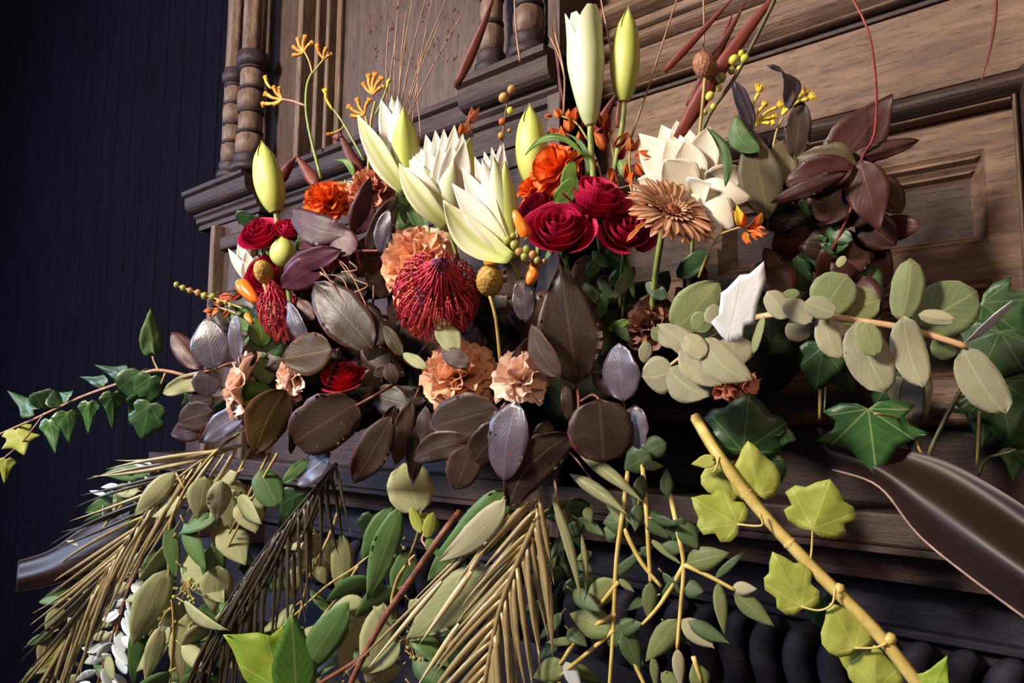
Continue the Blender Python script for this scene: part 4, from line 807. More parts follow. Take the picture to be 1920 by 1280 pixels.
blade('dark red blade rising behind the two upper lily buds', .09, [(1160, 240, 1170, 150, 20), (1120, 240, 1160, 170, 20), (1052, 200, 1040, 0, 6), (1060, 215, 1030, 20, 5)])
blade('thin red tip hanging against the oak board at the top right', .06, [(1868, -20, 1835, 165, 7, dict(curve=-.04))])
# fine dried grasses
t = T('dry_grass', 'fine reddish dried grass stalks fanning up above the first opening lily', 'grass', (760, 230, .1), 'fine dried grasses')
for (a, b) in (((752, 225), (840, -10)), ((748, 220), (800, -10)), ((744, 220), (775, -10)), ((740, 220), (748, -10)), ((730, 220), (742, 70)), ((728, 215), (729, 40)), ((760, 230), (870, 20)), ((772, 240), (812, -10)), ((756, 225), (826, 40)), ((748, 220), (762, 20)), ((790, 260), (785, 100))):
    stem(t, [a, ((a[0] + b[0]) / 2 - 4, (a[1] + b[1]) / 2), b], 3.2, 1.6, STW, 'stalk', 4)
seeds = [(R.uniform(690, 860), R.uniform(-5, 130)) for i in range(60)]
for (x, y) in seeds: lf(t, x, y, x + R.uniform(-6, 6), y - R.uniform(5, 10), 3.2, RED, shape='oval', nu=2, nv=3, name='seed', dz=R.uniform(-.02, .02))
t = T('dry_grass', 'single dried stalks standing between the tall lily bud and the oak moulding', 'grass', (1190, 260, .06), 'fine dried grasses')
for s in ([(1182, 262), (1215, 165), (1272, -10)], [(1150, 110), (1135, 40), (1125, -10)], [(1056, 215), (1058, 140), (1040, 60)], [(1060, 150), (1050, 110), (1032, 70)], [(1318, 100), (1320, 40), (1318, -20)], [(975, 115), (968, 60), (964, -10)]): stem(t, s, 4.5, 3.2, STW, 'stalk', 5)
# leaves deep in the shade between the flowers
def shade(label, n, box_, dz, mats, sz, stems, name, cat, group):
    t = T(name, label, cat, (*stems[0][0], dz), group)
    for q in stems: stem(t, q, 6, 4, STD)
    for k in range(n):
        x, y = R.uniform(box_[0], box_[2]), R.uniform(box_[1], box_[3]); a = R.uniform(0, 2 * PI); l = sz * R.uniform(.7, 1.2)
        lf(t, x, y, x + math.cos(a) * l, y + math.sin(a) * l, l * R.uniform(.5, .75), R.choice(mats), dz=R.uniform(-.02, .02), dt=R.uniform(-.02, .02), shape='oval', wave=.04, nu=4, nv=7, bend=.08)
shade('blackish leaves deep in the shade between the pincushion flower and the left roses', 46, (560, 500, 760, 720), .07, [COT, COTU, COT], 84, [[(640, 760), (650, 600)], [(680, 760), (700, 560)]], 'smoke_bush_twig', 'twig', DG)
shade('blackish leaves deep in the shade around the low peach carnations', 44, (760, 560, 1010, 820), .07, [COT, COTU, COT], 84, [[(880, 820), (880, 640)], [(960, 820), (940, 640)]], 'smoke_bush_twig', 'twig', DG)
shade('dark leaves in the shade at the left behind the pale pink carnations', 30, (420, 580, 580, 800), .06, [COT, IVYD, COT], 76, [[(520, 800), (500, 640)]], 'smoke_bush_twig', 'twig', DG)
shade('dark green leaves in the shade under the roses and the gerbera', 34, (1060, 520, 1330, 700), .075, [IVYD, IVYD, COT], 70, [[(1180, 720), (1170, 560)], [(1260, 720), (1290, 540)]], 'leafy_sprig', 'sprig', 'green sprigs')
shade('dark leaves in the shade under the maroon branch', 30, (1440, 400, 1650, 540), .07, [MAG, IVYD, COT], 76, [[(1560, 560), (1550, 430)]], 'maroon_branch', 'branch', MG)  # leaf mass filled out with added leaves, partly standing in for shadow on oak
# ------------------------------------------------------------------ silver gum branches at the right
t = branch('silver_gum_branch', 'silver gum branch with paired round leaves reaching right', 'branch', -.03,
 [[(1384, 604, .0), (1440, 591, -.02), (1510, 588, -.03), (1600, 600, -.03), (1680, 612, -.03), (1750, 630, -.03), (1812, 650, -.03)]], [
 (1688, 602, 1708, 484, 58, EUCG, dict(curve=.03, fold=.2)), (1714, 614, 1832, 545, 104, EUCG, dict(dz=.015, shape='round')), (1808, 646, 1906, 560, 30, EUCW, dict(roll=64)), (1806, 652, 1886, 776, 72, EUC, dict(bend=.05, curve=.05)), (1694, 592, 1730, 726, 62, EUC, dict(dz=-.012, curve=.05, bend=-.04)),
 (1606, 602, 1662, 736, 80, EUC, dict(dz=-.01, curve=.04)), (1618, 604, 1642, 668, 46, EUCG, dict(dz=-.02)), (1545, 590, 1572, 672, 46, EUC, dict(dz=-.005, curve=.06)), (1538, 586, 1588, 514, 84, EUCG, dict(dz=.012, shape='round')), (1560, 590, 1650, 560, 74, EUCG, dict(dz=.02)), (1508, 566, 1568, 588, 42, EUC, dict(dz=-.02)), (1478, 596, 1438, 546, 44, EUC, dict(fold=.3)), (1470, 562, 1522, 604, 42, EUC, dict(dz=-.01)), (1480, 600, 1515, 634, 50, EUC, dict(dz=.005)), (1596, 640, 1560, 660, 46, EUC, dict(dz=.02)),
 (1432, 592, 1412, 662, 22, EUCG, dict(roll=45)), (1465, 556, 1500, 548, 20, EUCG, dict(dz=.02)), (1722, 590, 1790, 600, 30, EUC, dict(dz=-.01, fold=.4)), (1750, 632, 1800, 660, 60, EUCG, dict(dz=.03)), (1610, 545, 1640, 600, 50, IVYD, dict(dz=.03)), (1570, 500, 1585, 480, 16, SAGE, dict(dz=.02))], EUC, STP, 'silver gum branches', (12, 11), shape='round', fold=.08, bend=.03, wave=.02, nu=8, nv=10)
t = branch('silver_gum_branch', 'dense silver gum tip with a torn white leaf', 'branch', -.04,
 [[(1392, 603, .0), (1350, 625, -.02), (1290, 660, -.03), (1250, 690, -.035)]], [
 (1264, 622, 1348, 528, 84, EUCG, dict(dz=.01, bend=.05)), (1262, 690, 1204, 706, 74, EUC, dict(dz=-.01, curve=-.1)), (1232, 608, 1338, 700, 46, EUC, dict(dz=-.02, curve=-.05)), (1254, 690, 1330, 742, 66, EUC, dict(dz=-.015, curve=.1)), (1282, 640, 1352, 722, 66, EUC, dict(dz=-.02, curve=.08)), (1322, 634, 1410, 712, 66, EUC, dict(dz=-.03, curve=.14, bend=.05)), (1282, 630, 1322, 668, 44, EUC, dict(dz=-.035, shape='round')), (1235, 625, 1272, 650, 30, EUC, dict(dz=-.01)), (1330, 590, 1300, 620, 46, EUCG, dict(dz=.0)), (1370, 630, 1380, 690, 80, EUC, dict(dz=.01)), (1345, 610, 1335, 570, 40, EUC, dict(dz=-.01)), (1215, 640, 1205, 680, 26, EUC, dict(dz=.01)), (1240, 640, 1226, 612, 26, EUCG, dict(dz=.0))], EUC, STP, 'silver gum branches', (10, 6), shape='oval', fold=.08, bend=.03, wave=.03, nu=8, nv=10)
iv(t, 1366, 642, 1398, 484, 78, [EUCW, EUC], TORN, dz=-.03, ctr=(0, .45), bend=.03, wave=.01)
# ------------------------------------------------------------------ ivy at the right
IG = 'ivy trails'
t = T('ivy_trail', 'dark ivy trail with a large five lobed leaf below the gum branch', 'ivy', (1745, 862, .03), IG)
stem(t, [(1760, 890, .05), (1742, 855), (1770, 790), (1800, 735), (1812, 715)], 9, 8, STD); stem(t, [(1742, 855), (1725, 845), (1700, 790), (1640, 775, .0)], 5, 5, STT)
iv(t, 1626, 752, 1644, 893, 178, IVYG, dz=-.01, fold=.12, wave=.03); iv(t, 1712, 700, 1705, 848, 52, MAGG, HEART, dz=.01, roll=30)
iv(t, 1690, 700, 1738, 780, 80, EUC, HEART, dz=.03)
for (bx, by, tx, ty, w, s, d) in ((1830, 560, 1930, 640, 150, IVY5, .02), (1880, 610, 1830, 720, 150, HEART, .015), (1870, 700, 1895, 830, 150, IVY5, .02), (1850, 740, 1840, 840, 110, IVY3, .035), (1900, 760, 1960, 860, 110, HEART, .03), (1545, 640, 1530, 732, 92, HEART, .03), (1580, 660, 1600, 740, 100, HEART, .06), (1905, 840, 1900, 905, 60, IVY3, .03), (1680, 690, 1640, 760, 120, IVY5, .06), (1600, 530, 1660, 560, 90, HEART, .045), (1420, 560, 1445, 500, 50, HEART, .06)):
    iv(t, bx, by, tx, ty, w, IVYD, s, dz=d, fold=.1, wave=.04)
stem(t, [(1538, 730, .03), (1537, 785, .03)], 8, 6, STT); stem(t, [(1548, 726, .03), (1546, 770, .03)], 4, 4, STG); stem(t, [(1836, 770, .02), (1832, 870, .03)], 6, 5, STT); stem(t, [(1835, 890, .05), (1850, 860, .04), (1890, 848, .03), (1905, 842, .03)], 6, 5, STD)
t = T('ivy_trail', 'stout yellow ivy stem with pale heart shaped leaves running down right', 'ivy', (1310, 790, -.03), IG)
stem(t, [(1304, 782, .0), (1345, 850), (1420, 950), (1520, 1060), (1640, 1180), (1735, 1300)], 21, 22, STY)
kw = dict(wave=.05, fold=.14)
iv(t, 1424, 938, 1402, 826, 92, IVYL, HEART, dz=.004, **kw); iv(t, 1392, 988, 1296, 932, 98, IVYL, WAVY, dz=-.012, pet=[(1424, 962), (1428, 985)], petm=STY, roll=12, **kw)
iv(t, 1520, 1000, 1556, 898, 132, IVYL, WAVY, dz=.0, pet=[(1518, 1058), (1522, 1030)], petm=STY, **kw); iv(t, 1508, 1148, 1448, 1034, 96, IVYL, WAVY, dz=-.01, pet=[(1566, 1102), (1560, 1132), (1535, 1144)], petm=STY, roll=-10, **kw)
iv(t, 1608, 1224, 1556, 1130, 100, IVYL, HEART, dz=-.006, pet=[(1662, 1206), (1640, 1214)], petm=STY, **kw); iv(t, 1640, 1300, 1640, 1208, 96, IVYL, HEART, dz=.0, **kw); iv(t, 1745, 1300, 1776, 1228, 70, IVYB, IVY3, dz=-.005, **kw); iv(t, 1730, 1305, 1722, 1262, 40, IVYL, HEART, dz=.0)
iv(t, 1392, 858, 1405, 735, 158, IVYD, WAVY, dz=.02, **kw); iv(t, 1350, 868, 1375, 950, 90, IVYL, HEART, dz=.012, **kw); iv(t, 1340, 862, 1296, 870, 26, IVYL, HEART, dz=-.005); stem(t, [(1348, 856, -.035), (1342, 880, -.04), (1336, 885, -.035)], 5, 4, STY)
iv(t, 1440, 850, 1450, 930, 60, IVYD, HEART, dz=.03); iv(t, 1540, 1110, 1570, 1200, 80, IVYD, HEART, dz=.015); iv(t, 1470, 800, 1440, 860, 60, IVYD, IVY3, dz=.03); iv(t, 1600, 1180, 1590, 1260, 70, IVYL, HEART, dz=.012)
for (x, y) in ((1400, 925), (1480, 1018), (1572, 1105), (1668, 1198)): lathe('node', [(4e-3, -.004), (6.2e-3, 0), (4e-3, .004)], P(x, y, -.03), STY, t.o, 8, 0, P(1640, 1180, -.03) - P(1520, 1060, -.03))
# ------------------------------------------------------------------ ivy at the left
t = T('ivy_trail', 'slender ivy trail with pointed leaves stretching to the left edge', 'ivy', (340, 702, .0), IG)
stem(t, [(350, 704, .02), (290, 694), (230, 716), (150, 745), (80, 778), (-10, 818)], 7, 5, STW); stem(t, [(84, 774), (40, 830), (-5, 868)], 4, 3, STW); stem(t, [(298, 696), (290, 680), (286, 668)], 4, 4, STT); stem(t, [(310, 700), (302, 720)], 5, 4, STT)
for (bx, by, tx, ty, w, s, m) in ((286, 668, 282, 578, 42, HEART, SAGED), (238, 706, 178, 684, 40, IVY3, IVYD), (262, 690, 258, 760, 80, HEART, IVYD), (285, 700, 262, 770, 60, HEART, IVYD), (282, 752, 264, 826, 72, WAVY, IVYD), (212, 732, 211, 808, 48, IVY3, IVYG), (262, 740, 240, 800, 40, IVY3, IVYD), (166, 750, 165, 816, 40, IVY3, IVYG), (126, 768, 130, 832, 54, IVY3, IVYG), (92, 782, 104, 852, 48, IVY3, IVYG), (68, 772, 14, 732, 46, IVY3, IVYD), (78, 768, 96, 728, 56, HEART, IVYD), (112, 764, 100, 730, 40, HEART, IVYD), (200, 722, 148, 706, 34, IVY3, IVYD), (130, 745, 110, 735, 30, IVY3, IVYG), (28, 800, 46, 854, 60, IVY5, IVYL), (12, 858, 8, 908, 34, IVY3, IVYL), (360, 745, 340, 760, 30, IVY3, IVYD)):
    iv(t, bx, by, tx, ty, w, m, s, dz=R.uniform(-.012, .004), fold=.2, wave=.05, roll=R.uniform(-25, 25))
# ------------------------------------------------------------------ hanging seeded gum
SG = 'hanging seeded gum sprays'
def gum(label, dz, stems, leaves, fills, seeds=(), mat=SAGE, smat=STT, sw=(6, 4), name='seeded_gum_spray', group=SG):
    t = branch(name, label, 'branch', dz, stems, leaves, mat, smat, group, sw, shape='egg', fold=.12, bend=.04, wave=.02, nu=6, nv=10)
    for f in fills: fill(t, *f[:5], petm=smat, **(f[5] if len(f) > 5 else {}))
    for (x, y, n, s) in seeds: 
        for j in range(n):
            a, b = x + R.uniform(-s, s), y + R.uniform(-s, s); berries(t, [(a, b, R.uniform(2.5, 4))], BERG, 'seed'); stem(t, [(x, y - s), ((a + x) / 2, (b + y) / 2 - 4), (a, b)], 1.8, 1.6, STT, 'seed_stalk', 4)
    return t
gum('seeded gum spray with pale leaves hanging at the lower left', -.03, [[(448, 812, .0), (400, 850), (345, 920), (315, 1000), (318, 1090), (325, 1170), (318, 1290)], [(322, 1100), (300, 1160), (280, 1190)], [(345, 915), (330, 886)], [(320, 1140), (310, 1150), (300, 1172)]], [
 (328, 886, 252, 966, 40, SAGE), (384, 892, 370, 974, 52, SAGE), (316, 984, 330, 1088, 30, SAGED), (312, 1068, 246, 1212, 64, SAGE, dict(dz=-.02)), (303, 1172, 272, 1280, 34, SAGE, dict(dz=-.01)), (352, 1030, 420, 1132, 70, SAGE, dict(dz=.03)), (415, 900, 405, 978, 44, EUC, dict(wave=.12)), (310, 1070, 318, 1140, 30, SAGED), (395, 890, 400, 960, 44, SAGED, dict(dz=.02)), (350, 1150, 340, 1290, 54, SAGE, dict(dz=.02)), (290, 1030, 270, 1100, 26, SAGED, dict(dz=.02)), (270, 1150, 250, 1290, 40, SAGED, dict(dz=.03))], [
 ([(360, 900), (330, 990), (330, 1280)], [SAGE, SAGED, SAGE], 9, 88, 40, dict(dzr=.03))], [(350, 1110, 16, 24)])
gum('second seeded gum spray behind the black painted palm', .0, [[(470, 840, .02), (440, 900), (410, 970), (395, 1050), (400, 1120)], [(505, 848, .02), (470, 920), (430, 1000)], [(520, 850), (470, 940), (420, 1040)]], [
 (440, 900, 430, 990, 60, SAGE), (450, 920, 395, 1000, 60, SAGE, dict(wave=.06)), (420, 980, 460, 1060, 60, SAGE, dict(dz=.01)), (400, 1020, 400, 1110, 46, SAGED), (410, 1060, 400, 1150, 60, SAGE), (486, 880, 520, 950, 54, SAGED, dict(shape='round')), (460, 930, 480, 1000, 60, SAGE, dict(dz=.01)), (430, 1140, 420, 1230, 60, SAGE, dict(dz=.02))], [
 ([(470, 850), (420, 960), (400, 1150), (395, 1290)], [SAGE, SAGED], 9, 80, 44, dict(dzr=.03)), ([(360, 1100), (370, 1290)], [SAGE, SAGED], 7, 80, 44, dict(dzr=.03))])
gum('seeded gum spray in the middle with small seed clusters', .0, [[(740, 960, .02), (720, 1010), (670, 1060), (610, 1100), (545, 1160)], [(672, 1060), (640, 1110), (600, 1160)], [(790, 960, .02), (780, 1010), (740, 1100), (690, 1160)], [(640, 940, .03), (615, 1010), (580, 1080), (560, 1160)]], [
 (784, 962, 756, 868, 88, SAGE, dict(shape='round', dz=-.01)), (750, 948, 688, 1124, 52, SAGED, dict(dz=-.02, bend=.08)), (736, 950, 676, 1050, 44, SAGED, dict(dz=-.012, bend=.06)), (654, 1130, 552, 1280, 62, SAGED, dict(dz=-.03)), (642, 1000, 640, 1130, 42, SAGE, dict(dz=.02)), (586, 990, 565, 1080, 44, SAGE, dict(dz=.02)), (625, 1010, 616, 1070, 30, SAGE, dict(dz=.02)), (680, 1150, 640, 1270, 60, SAGE), (770, 1030, 740, 1130, 52, SAGED, dict(dz=.02)), (720, 1130, 690, 1290, 66, SAGE, dict(dz=-.005)), (560, 1060, 540, 1130, 30, SAGE), (790, 990, 800, 960, 34, IVYL, dict(dz=.0)), (812, 1000, 804, 960, 34, GREEN, dict(dz=.01)), (800, 1010, 820, 1040, 24, GREEN)], [
 ([(600, 980), (570, 1100), (540, 1290)], [SAGE, SAGED], 9, 74, 34, dict(dzr=.02)), ([(720, 1060), (660, 1200), (640, 1300)], [SAGE, SAGED], 9, 84, 44, dict(dzr=.03)), ([(760, 1080), (760, 1290)], [SAGE, SAGED, SAGE], 8, 90, 48, dict(dzr=.03))], [(660, 1150, 26, 26), (770, 1210, 22, 28), (745, 1020, 10, 16)])
gum('pair of broad gum leaves, one dark and one pale, under the blue dark leaf', -.05, [[(965, 910, .0), (948, 930), (930, 950)]], [
 (950, 916, 814, 1040, 88, SAGED, dict(curve=-.12, bend=.05)), (948, 936, 820, 1052, 54, EUC, dict(dz=-.012, curve=-.06)), (935, 1060, 760, 1200, 90, SAGE, dict(dz=.03)), (880, 1010, 800, 1090, 50, SAGED, dict(dz=.05))], [])
gum('darker gum leaves at the far lower left behind the gilt palm', .03, [[(300, 880, .05), (200, 980), (120, 1120), (70, 1260)]], [(290, 880, 192, 890, 34, SAGED), (250, 920, 160, 960, 36, SAGED, dict(dz=.01)), (190, 1010, 134, 1046, 34, SAGED), (150, 1090, 76, 1130, 26, SAGED), (120, 1140, 84, 1180, 34, SAGE), (95, 1190, 70, 1240, 24, SAGE), (190, 1150, 60, 1260, 50, IVYL, dict(dz=-.02, shape='blade')), (140, 1050, 125, 1110, 18, SAGED), (100, 1240, 60, 1262, 24, SAGE)], [
 ([(290, 900), (190, 1010), (110, 1180), (80, 1290)], [SAGED, SAGE], 14, 56, 24, dict(dzr=.02)), ([(250, 960), (200, 1100), (150, 1290)], [SAGED, SAGE, SAGED], 9, 60, 26, dict(dzr=.03))])
t = branch('silver_leaf_spray', 'small bluish silver leaves at the lower left corner', 'branch', .0, [[(300, 960, .03), (270, 1040), (230, 1130), (180, 1290)], [(270, 1040), (240, 1100), (215, 1200)]], [], SILV, STW, None, (5, 4))
fill(t, [(275, 1030), (225, 1150), (170, 1300)], [SILV, SILV, SAGE], 22, 44, 20, dzr=.02, shape='oval'); fill(t, [(260, 1040), (235, 1120), (205, 1270)], [SILV], 18, 42, 20, dzr=.02, shape='oval'); fill(t, [(300, 870), (240, 900), (180, 950)], [SILV, SAGE], 8, 34, 12, dzr=.02)
# ------------------------------------------------------------------ painted palm fronds
PF = 'painted palm fronds'
def frond(label, dz, rach, mat, smat, n, tips, w, sw=(9, 5), bend=.03, sides=(1, -1), rnd=8, dzr=.015):
    """tips: for each side a list of tip offsets from first to last leaflet"""
    t = T('palm_frond', label, 'frond', (*rach[0][:2], dz), PF); stem(t, rach, sw[0], sw[1], smat, 'midrib')
    seg = [math.hypot(q[0] - p[0], q[1] - p[1]) for p, q in zip(rach, rach[1:])]; tot = sum(seg)
    for si, side in enumerate(tips):
        for k in range(n):
            f = (k + .3) / n; s = tot * f; i = 0
            while i < len(seg) - 1 and s > seg[i]: s -= seg[i]; i += 1
            p, q = rach[i], rach[i + 1]; g = min(1, s / seg[i]); x, y = p[0] + (q[0] - p[0]) * g, p[1] + (q[1] - p[1]) * g
            h = f * (len(side) - 1); j = min(int(h), len(side) - 2); u = h - j; ox = side[j][0] * (1 - u) + side[j + 1][0] * u; oy = side[j][1] * (1 - u) + side[j + 1][1] * u
            lf(t, x, y, x + ox + R.uniform(-rnd, rnd), y + oy + R.uniform(-rnd, rnd), w * R.uniform(.8, 1.2), mat if not isinstance(mat, list) else R.choice(mat), dt=R.uniform(-dzr, dzr), shape='blade', fold=.5, bend=bend * R.uniform(.5, 1.5), curve=R.uniform(-.03, .03), nu=2, nv=7, name='leaflet', roll=R.uniform(-30, 30))
    return t
frond('black painted palm frond hanging down left of centre', -.015, [(632, 868, .0), (600, 905), (540, 975), (470, 1065), (405, 1170), (350, 1300)], BLK, BLK, 34, ([(-60, 150), (-130, 230), (-120, 260), (-90, 240), (-40, 160)], [(20, 130), (0, 240), (-30, 280), (-40, 250), (-20, 160)]), 9, (7, 5), dzr=.03, rnd=14)
frond('gilt palm frond sweeping down to the lower left', -.01, [(450, 835, .0), (380, 862), (300, 930), (220, 1040), (140, 1170), (80, 1300)], [GOLD, GOLD, BLK], GOLD, 28, ([(-240, 30), (-210, 60), (-190, 110), (-150, 150), (-90, 150), (-40, 120)], [(-130, 190), (-140, 240), (-110, 260), (-80, 240), (-50, 200), (-20, 140)]), 9, (7, 5), rnd=12, dzr=.03)
t = frond('gold palm frond with stiff leaflets hanging at the bottom centre', -.05, [(1012, 925, -.03), (1000, 985), (968, 1060), (935, 1150), (905, 1300)], GOLD, GOLD, 18, ([(-95, 105), (-120, 130), (-145, 160), (-150, 170), (-130, 160)], [(26, 160), (30, 220), (20, 240), (10, 230), (4, 200)]), 14, (12, 9), rnd=7)
for (bx, by, tx, ty, w, m) in ((884, 1072, 786, 1208, 14, GOLDB), (828, 1090, 690, 1252, 12, GOLDB), (910, 1020, 870, 1090, 14, GOLDB), (948, 960, 770, 1130, 10, GOLD), (955, 965, 850, 1100, 12, GOLD), (930, 985, 640, 1270, 9, GOLD), (860, 1170, 780, 1290, 12, GOLDB), (1000, 960, 930, 1040, 12, GOLD), (990, 940, 900, 1040, 14, GOLD)): lf(t, bx, by, tx, ty, w, m, dz=-.008, shape='blade', fold=.4, nu=2, nv=7, name='leaflet')
# ------------------------------------------------------------------ small leaved gum at the lower right of centre
t = branch('small_leaved_gum', 'yellow stemmed gum with small paired leaves hanging below the dark leaves', 'branch', -.02,
 [[(1178, 880, .02), (1168, 960), (1156, 1050), (1150, 1180), (1142, 1300)], [(1152, 1180), (1100, 1225), (1020, 1290)], [(1163, 1200), (1190, 1245), (1216, 1300)], [(1205, 872, .0), (1212, 960), (1218, 1060), (1220, 1090)], [(1256, 925, .0), (1272, 1000), (1282, 1060), (1276, 1140), (1270, 1215)], [(1282, 1058), (1330, 1080), (1378, 1106)], [(1282, 1060), (1240, 1130), (1205, 1170)], [(1170, 990), (1200, 1050), (1240, 1100)], [(1300, 1230), (1316, 1280)], [(1160, 1090), (1120, 1140)], [(1155, 1150), (1090, 1190), (1050, 1245)]], [
 (1150, 1085, 1098, 1142, 46, PARV), (1148, 1180, 1068, 1150, 56, PARV), (1155, 1180, 1205, 1168, 34, PARVD), (1160, 1085, 1190, 1110, 14, PARV), (1150, 1080, 1210, 1030, 20, PARVD), (1218, 1010, 1280, 1060, 14, PARV), (1220, 1090, 1214, 1160, 28, PARV), (1284, 1056, 1368, 1036, 46, PARV), (1340, 1084, 1400, 1030, 16, PARVD), (1346, 1090, 1358, 1190, 26, PARV), (1372, 1102, 1420, 1104, 26, EUC), (1376, 1112, 1452, 1174, 36, PARV), (1278, 1160, 1340, 1216, 40, EUC), (1272, 1160, 1210, 1240, 44, PARV), (1290, 1165, 1368, 1206, 30, PARVD), (1270, 1215, 1276, 1290, 24, EUC), (1204, 872, 1244, 874, 20, PARV), (1250, 930, 1250, 878, 26, PARVD), (1205, 890, 1190, 960, 28, PARVD), (1210, 960, 1256, 1010, 40, PARVD), (1260, 1010, 1280, 970, 40, PARVD), (1276, 980, 1310, 1030, 40, PARVD), (1180, 975, 1130, 980, 50, PARVD), (1206, 955, 1170, 970, 14, PARV), (1158, 1000, 1132, 990, 40, PARVD), (1110, 1035, 1080, 1050, 18, PARV), (1060, 1030, 1080, 1095, 26, PARV), (1100, 950, 1108, 980, 22, PARV), (1085, 1200, 1022, 1204, 16, PARV), (1060, 1245, 1000, 1270, 44, PARV), (1060, 1240, 1090, 1300, 28, SILV), (1140, 1210, 1190, 1160, 40, PARVD), (1170, 1180, 1200, 1260, 40, PARVD), (1320, 1290, 1300, 1240, 40, PARV), (1225, 1230, 1230, 1290, 18, PARV), (1240, 1260, 1280, 1300, 30, PARV), (1282, 1100, 1320, 1110, 34, PARVD), (1240, 1120, 1290, 1060, 18, PARVD), (1280, 1030, 1240, 1020, 30, PARVD), (1090, 980, 1060, 1010, 30, PARVD), (1220, 850, 1170, 880, 60, PARVD, dict(dz=.02)), (1250, 830, 1200, 850, 44, PARVD, dict(dz=.03))], PARV, STY, None, (10, 7), shape='egg', fold=.12, bend=.04, nu=4, nv=8, wave=.01)
fill(t, [(1080, 900), (1070, 1000), (1060, 1150), (1050, 1300)], [PARVD, PARV], 11, 62, 28, dzr=.03, petm=STT); 
fill(t, [(1180, 900), (1230, 1000), (1240, 1150), (1250, 1300)], [PARVD], 8, 56, 26, dzr=.03, petm=STT)
t = branch('lance_leaf_sprig', 'narrow grey green lance leaves right of the long curved dark leaf', 'sprig', -.03, [[(1050, 830, .0), (1080, 860), (1110, 900)], [(1040, 900, .01), (1050, 960), (1060, 1010)]], [
 (1085, 850, 1208, 944, 26, LANCE), (1068, 888, 1180, 968, 26, LANCE, dict(dz=-.01)), (1110, 905, 1190, 990, 14, LANCE, dict(dz=.01)), (1130, 925, 1180, 1012, 16, LANCE, dict(dz=.01)), (1034, 925, 1090, 1130, 20, LANCE, dict(dz=-.01)), (1005, 1000, 1036, 1240, 18, GOLD, dict(dz=-.02)), (960, 1090, 1000, 1290, 10, LANCE), (1030, 980, 990, 1120, 14, GOLD), (1040, 920, 1060, 1020, 26, LANCE, dict(dz=.02)), (1090, 1000, 1098, 1110, 12, LANCE), (1000, 1010, 1035, 1020, 16, STP)], LANCE, STW, None, (5, 3), shape='lance', fold=.25, nu=4, nv=10, bend=.03, curve=-.03)
t = T('red_branch', 'reddish brown forked branch hanging beside the gold palm', 'branch', (840, 985, -.03))
stem(t, [(862, 960, .0), (830, 1000), (775, 1080), (720, 1160), (672, 1250), (650, 1300)], 14, 12, STB); stem(t, [(736, 1140), (735, 1120), (745, 1085), (760, 1060)], 7, 5, STT); stem(t, [(690, 1225), (650, 1250), (600, 1280), (570, 1300)], 9, 7, STB)
for (x, y, tx, ty) in ((800, 1025, 795, 1000), (770, 1060, 778, 1040)): stem(t, [(x, y), ((x + tx) / 2 - 6, (y + ty) / 2), (tx, ty)], 5, 4, STP)
for (x, y, tx, ty, w) in ((800, 1010, 812, 960, 26), (790, 1000, 770, 950, 22)): lf(t, x, y, tx, ty, w, IVYL, name='leaf', fold=.2)
t = T('ivy_trail', 'bright yellow green ivy leaf at the bottom left of centre', 'ivy', (548, 1290, -.06), IG)
iv(t, 530, 1306, 492, 1166, 132, IVYB, LOBED, dz=-.01, ctr=(0, .45), fold=.12, wave=.05, bend=.03); iv(t, 556, 1310, 546, 1146, 84, GREEN, HEART, dz=.004); stem(t, [(620, 1310), (585, 1292), (548, 1284)], 6, 5, STP)
t = T('ivy_trail', 'dark ivy leaves deep behind the gold palm', 'ivy', (1060, 1000, .06), IG)
stem(t, [(1060, 960), (1040, 1060), (1020, 1180)], 5, 4, STD)
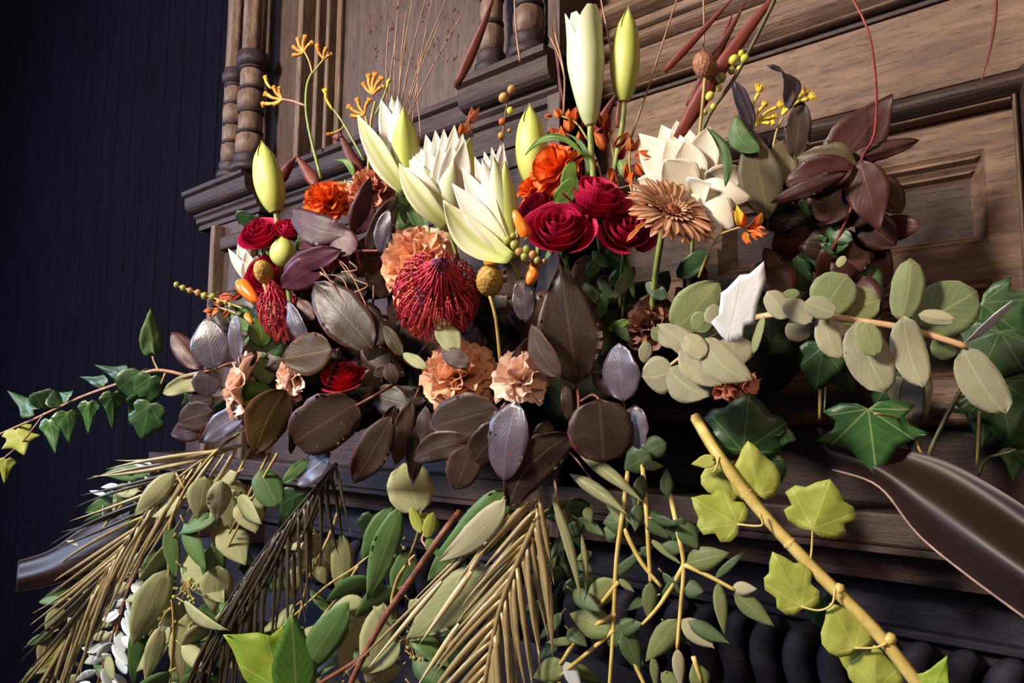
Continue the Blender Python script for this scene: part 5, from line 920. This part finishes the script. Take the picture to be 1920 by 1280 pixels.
for (bx, by, tx, ty, w) in ((1040, 1040, 1020, 1140, 80), (1010, 1120, 1040, 1200, 70), (1060, 940, 1090, 1030, 90), (1080, 1080, 1110, 1160, 70), (560, 920, 520, 1000, 70), (480, 1050, 470, 1130, 60), (500, 1160, 520, 1240, 60), (700, 960, 690, 1060, 60), (860, 1180, 850, 1270, 70)): iv(t, bx, by, tx, ty, w, IVYD, IVY3, dz=.0 if bx > 900 else .02, fold=.1)
# ------------------------------------------------------------------ ribbons
def ribbon(label, up, lo, dzs, fold, group='dark brown ribbon tails'):
    t = T('ribbon', label, 'ribbon', (*up[0], dzs[0]), group); n, m = 28, 14
    def cr(pts, s):
        k = len(pts) - 1; h = s * k; i = min(int(h), k - 1); f = h - i; p0, p1, p2, p3 = [Vector(pts[max(0, min(k, j))]) for j in (i - 1, i, i + 1, i + 2)]
        return .5 * ((2 * p1) + (p2 - p0) * f + (2 * p0 - 5 * p1 + 4 * p2 - p3) * f * f + (3 * p1 - p0 - 3 * p2 + p3) * f ** 3)
    U = [(*p, d) for p, d in zip(up, dzs)]; Lw = [(*p, d - .02) for p, d in zip(lo, dzs)]; vs_, uv = [], []
    for i in range(n + 1):
        a, b = cr(U, i / n), cr(Lw, i / n)
        for j in range(m + 1):
            g = j / m; p = a.lerp(b, g); vs_.append(P(p.x, p.y, p.z + fold * math.sin(g * PI * 2.2 + .4) * (i / n) - .012 * (1 - math.cos(g * 2 * PI)) * .3)); uv.append((g, i / n))
    fs = [(i * (m + 1) + j, i * (m + 1) + j + 1, (i + 1) * (m + 1) + j + 1, (i + 1) * (m + 1) + j) for i in range(n) for j in range(m)]
    o = mesh('satin_band', vs_, fs, RIB, t.o, uv, uv); s = o.modifiers.new('thickness', 'SOLIDIFY'); s.thickness = .0012
    tube('lower_edge', [vs_[i * (m + 1) + m] for i in range(0, n + 1, 2)], .0011, .0013, plain('ribbon_edge', '#7a6058', '#947a70', .35), t.o, 6, 2)
ribbon('wide dark brown ribbon tail running out at the lower right', [(1530, 800), (1640, 830), (1760, 858), (1860, 910), (1960, 975)], [(1560, 880), (1648, 912), (1720, 1000), (1810, 1075), (1960, 1185)], [.06, .04, .02, .0, -.02], .014)
ribbon('dark brown ribbon tail standing out at the lower left', [(320, 900), (220, 950), (160, 985), (95, 1030), (35, 1050)], [(330, 990), (240, 1035), (165, 1075), (92, 1096), (30, 1108)], [.08, .05, .03, .01, -.01], .01)
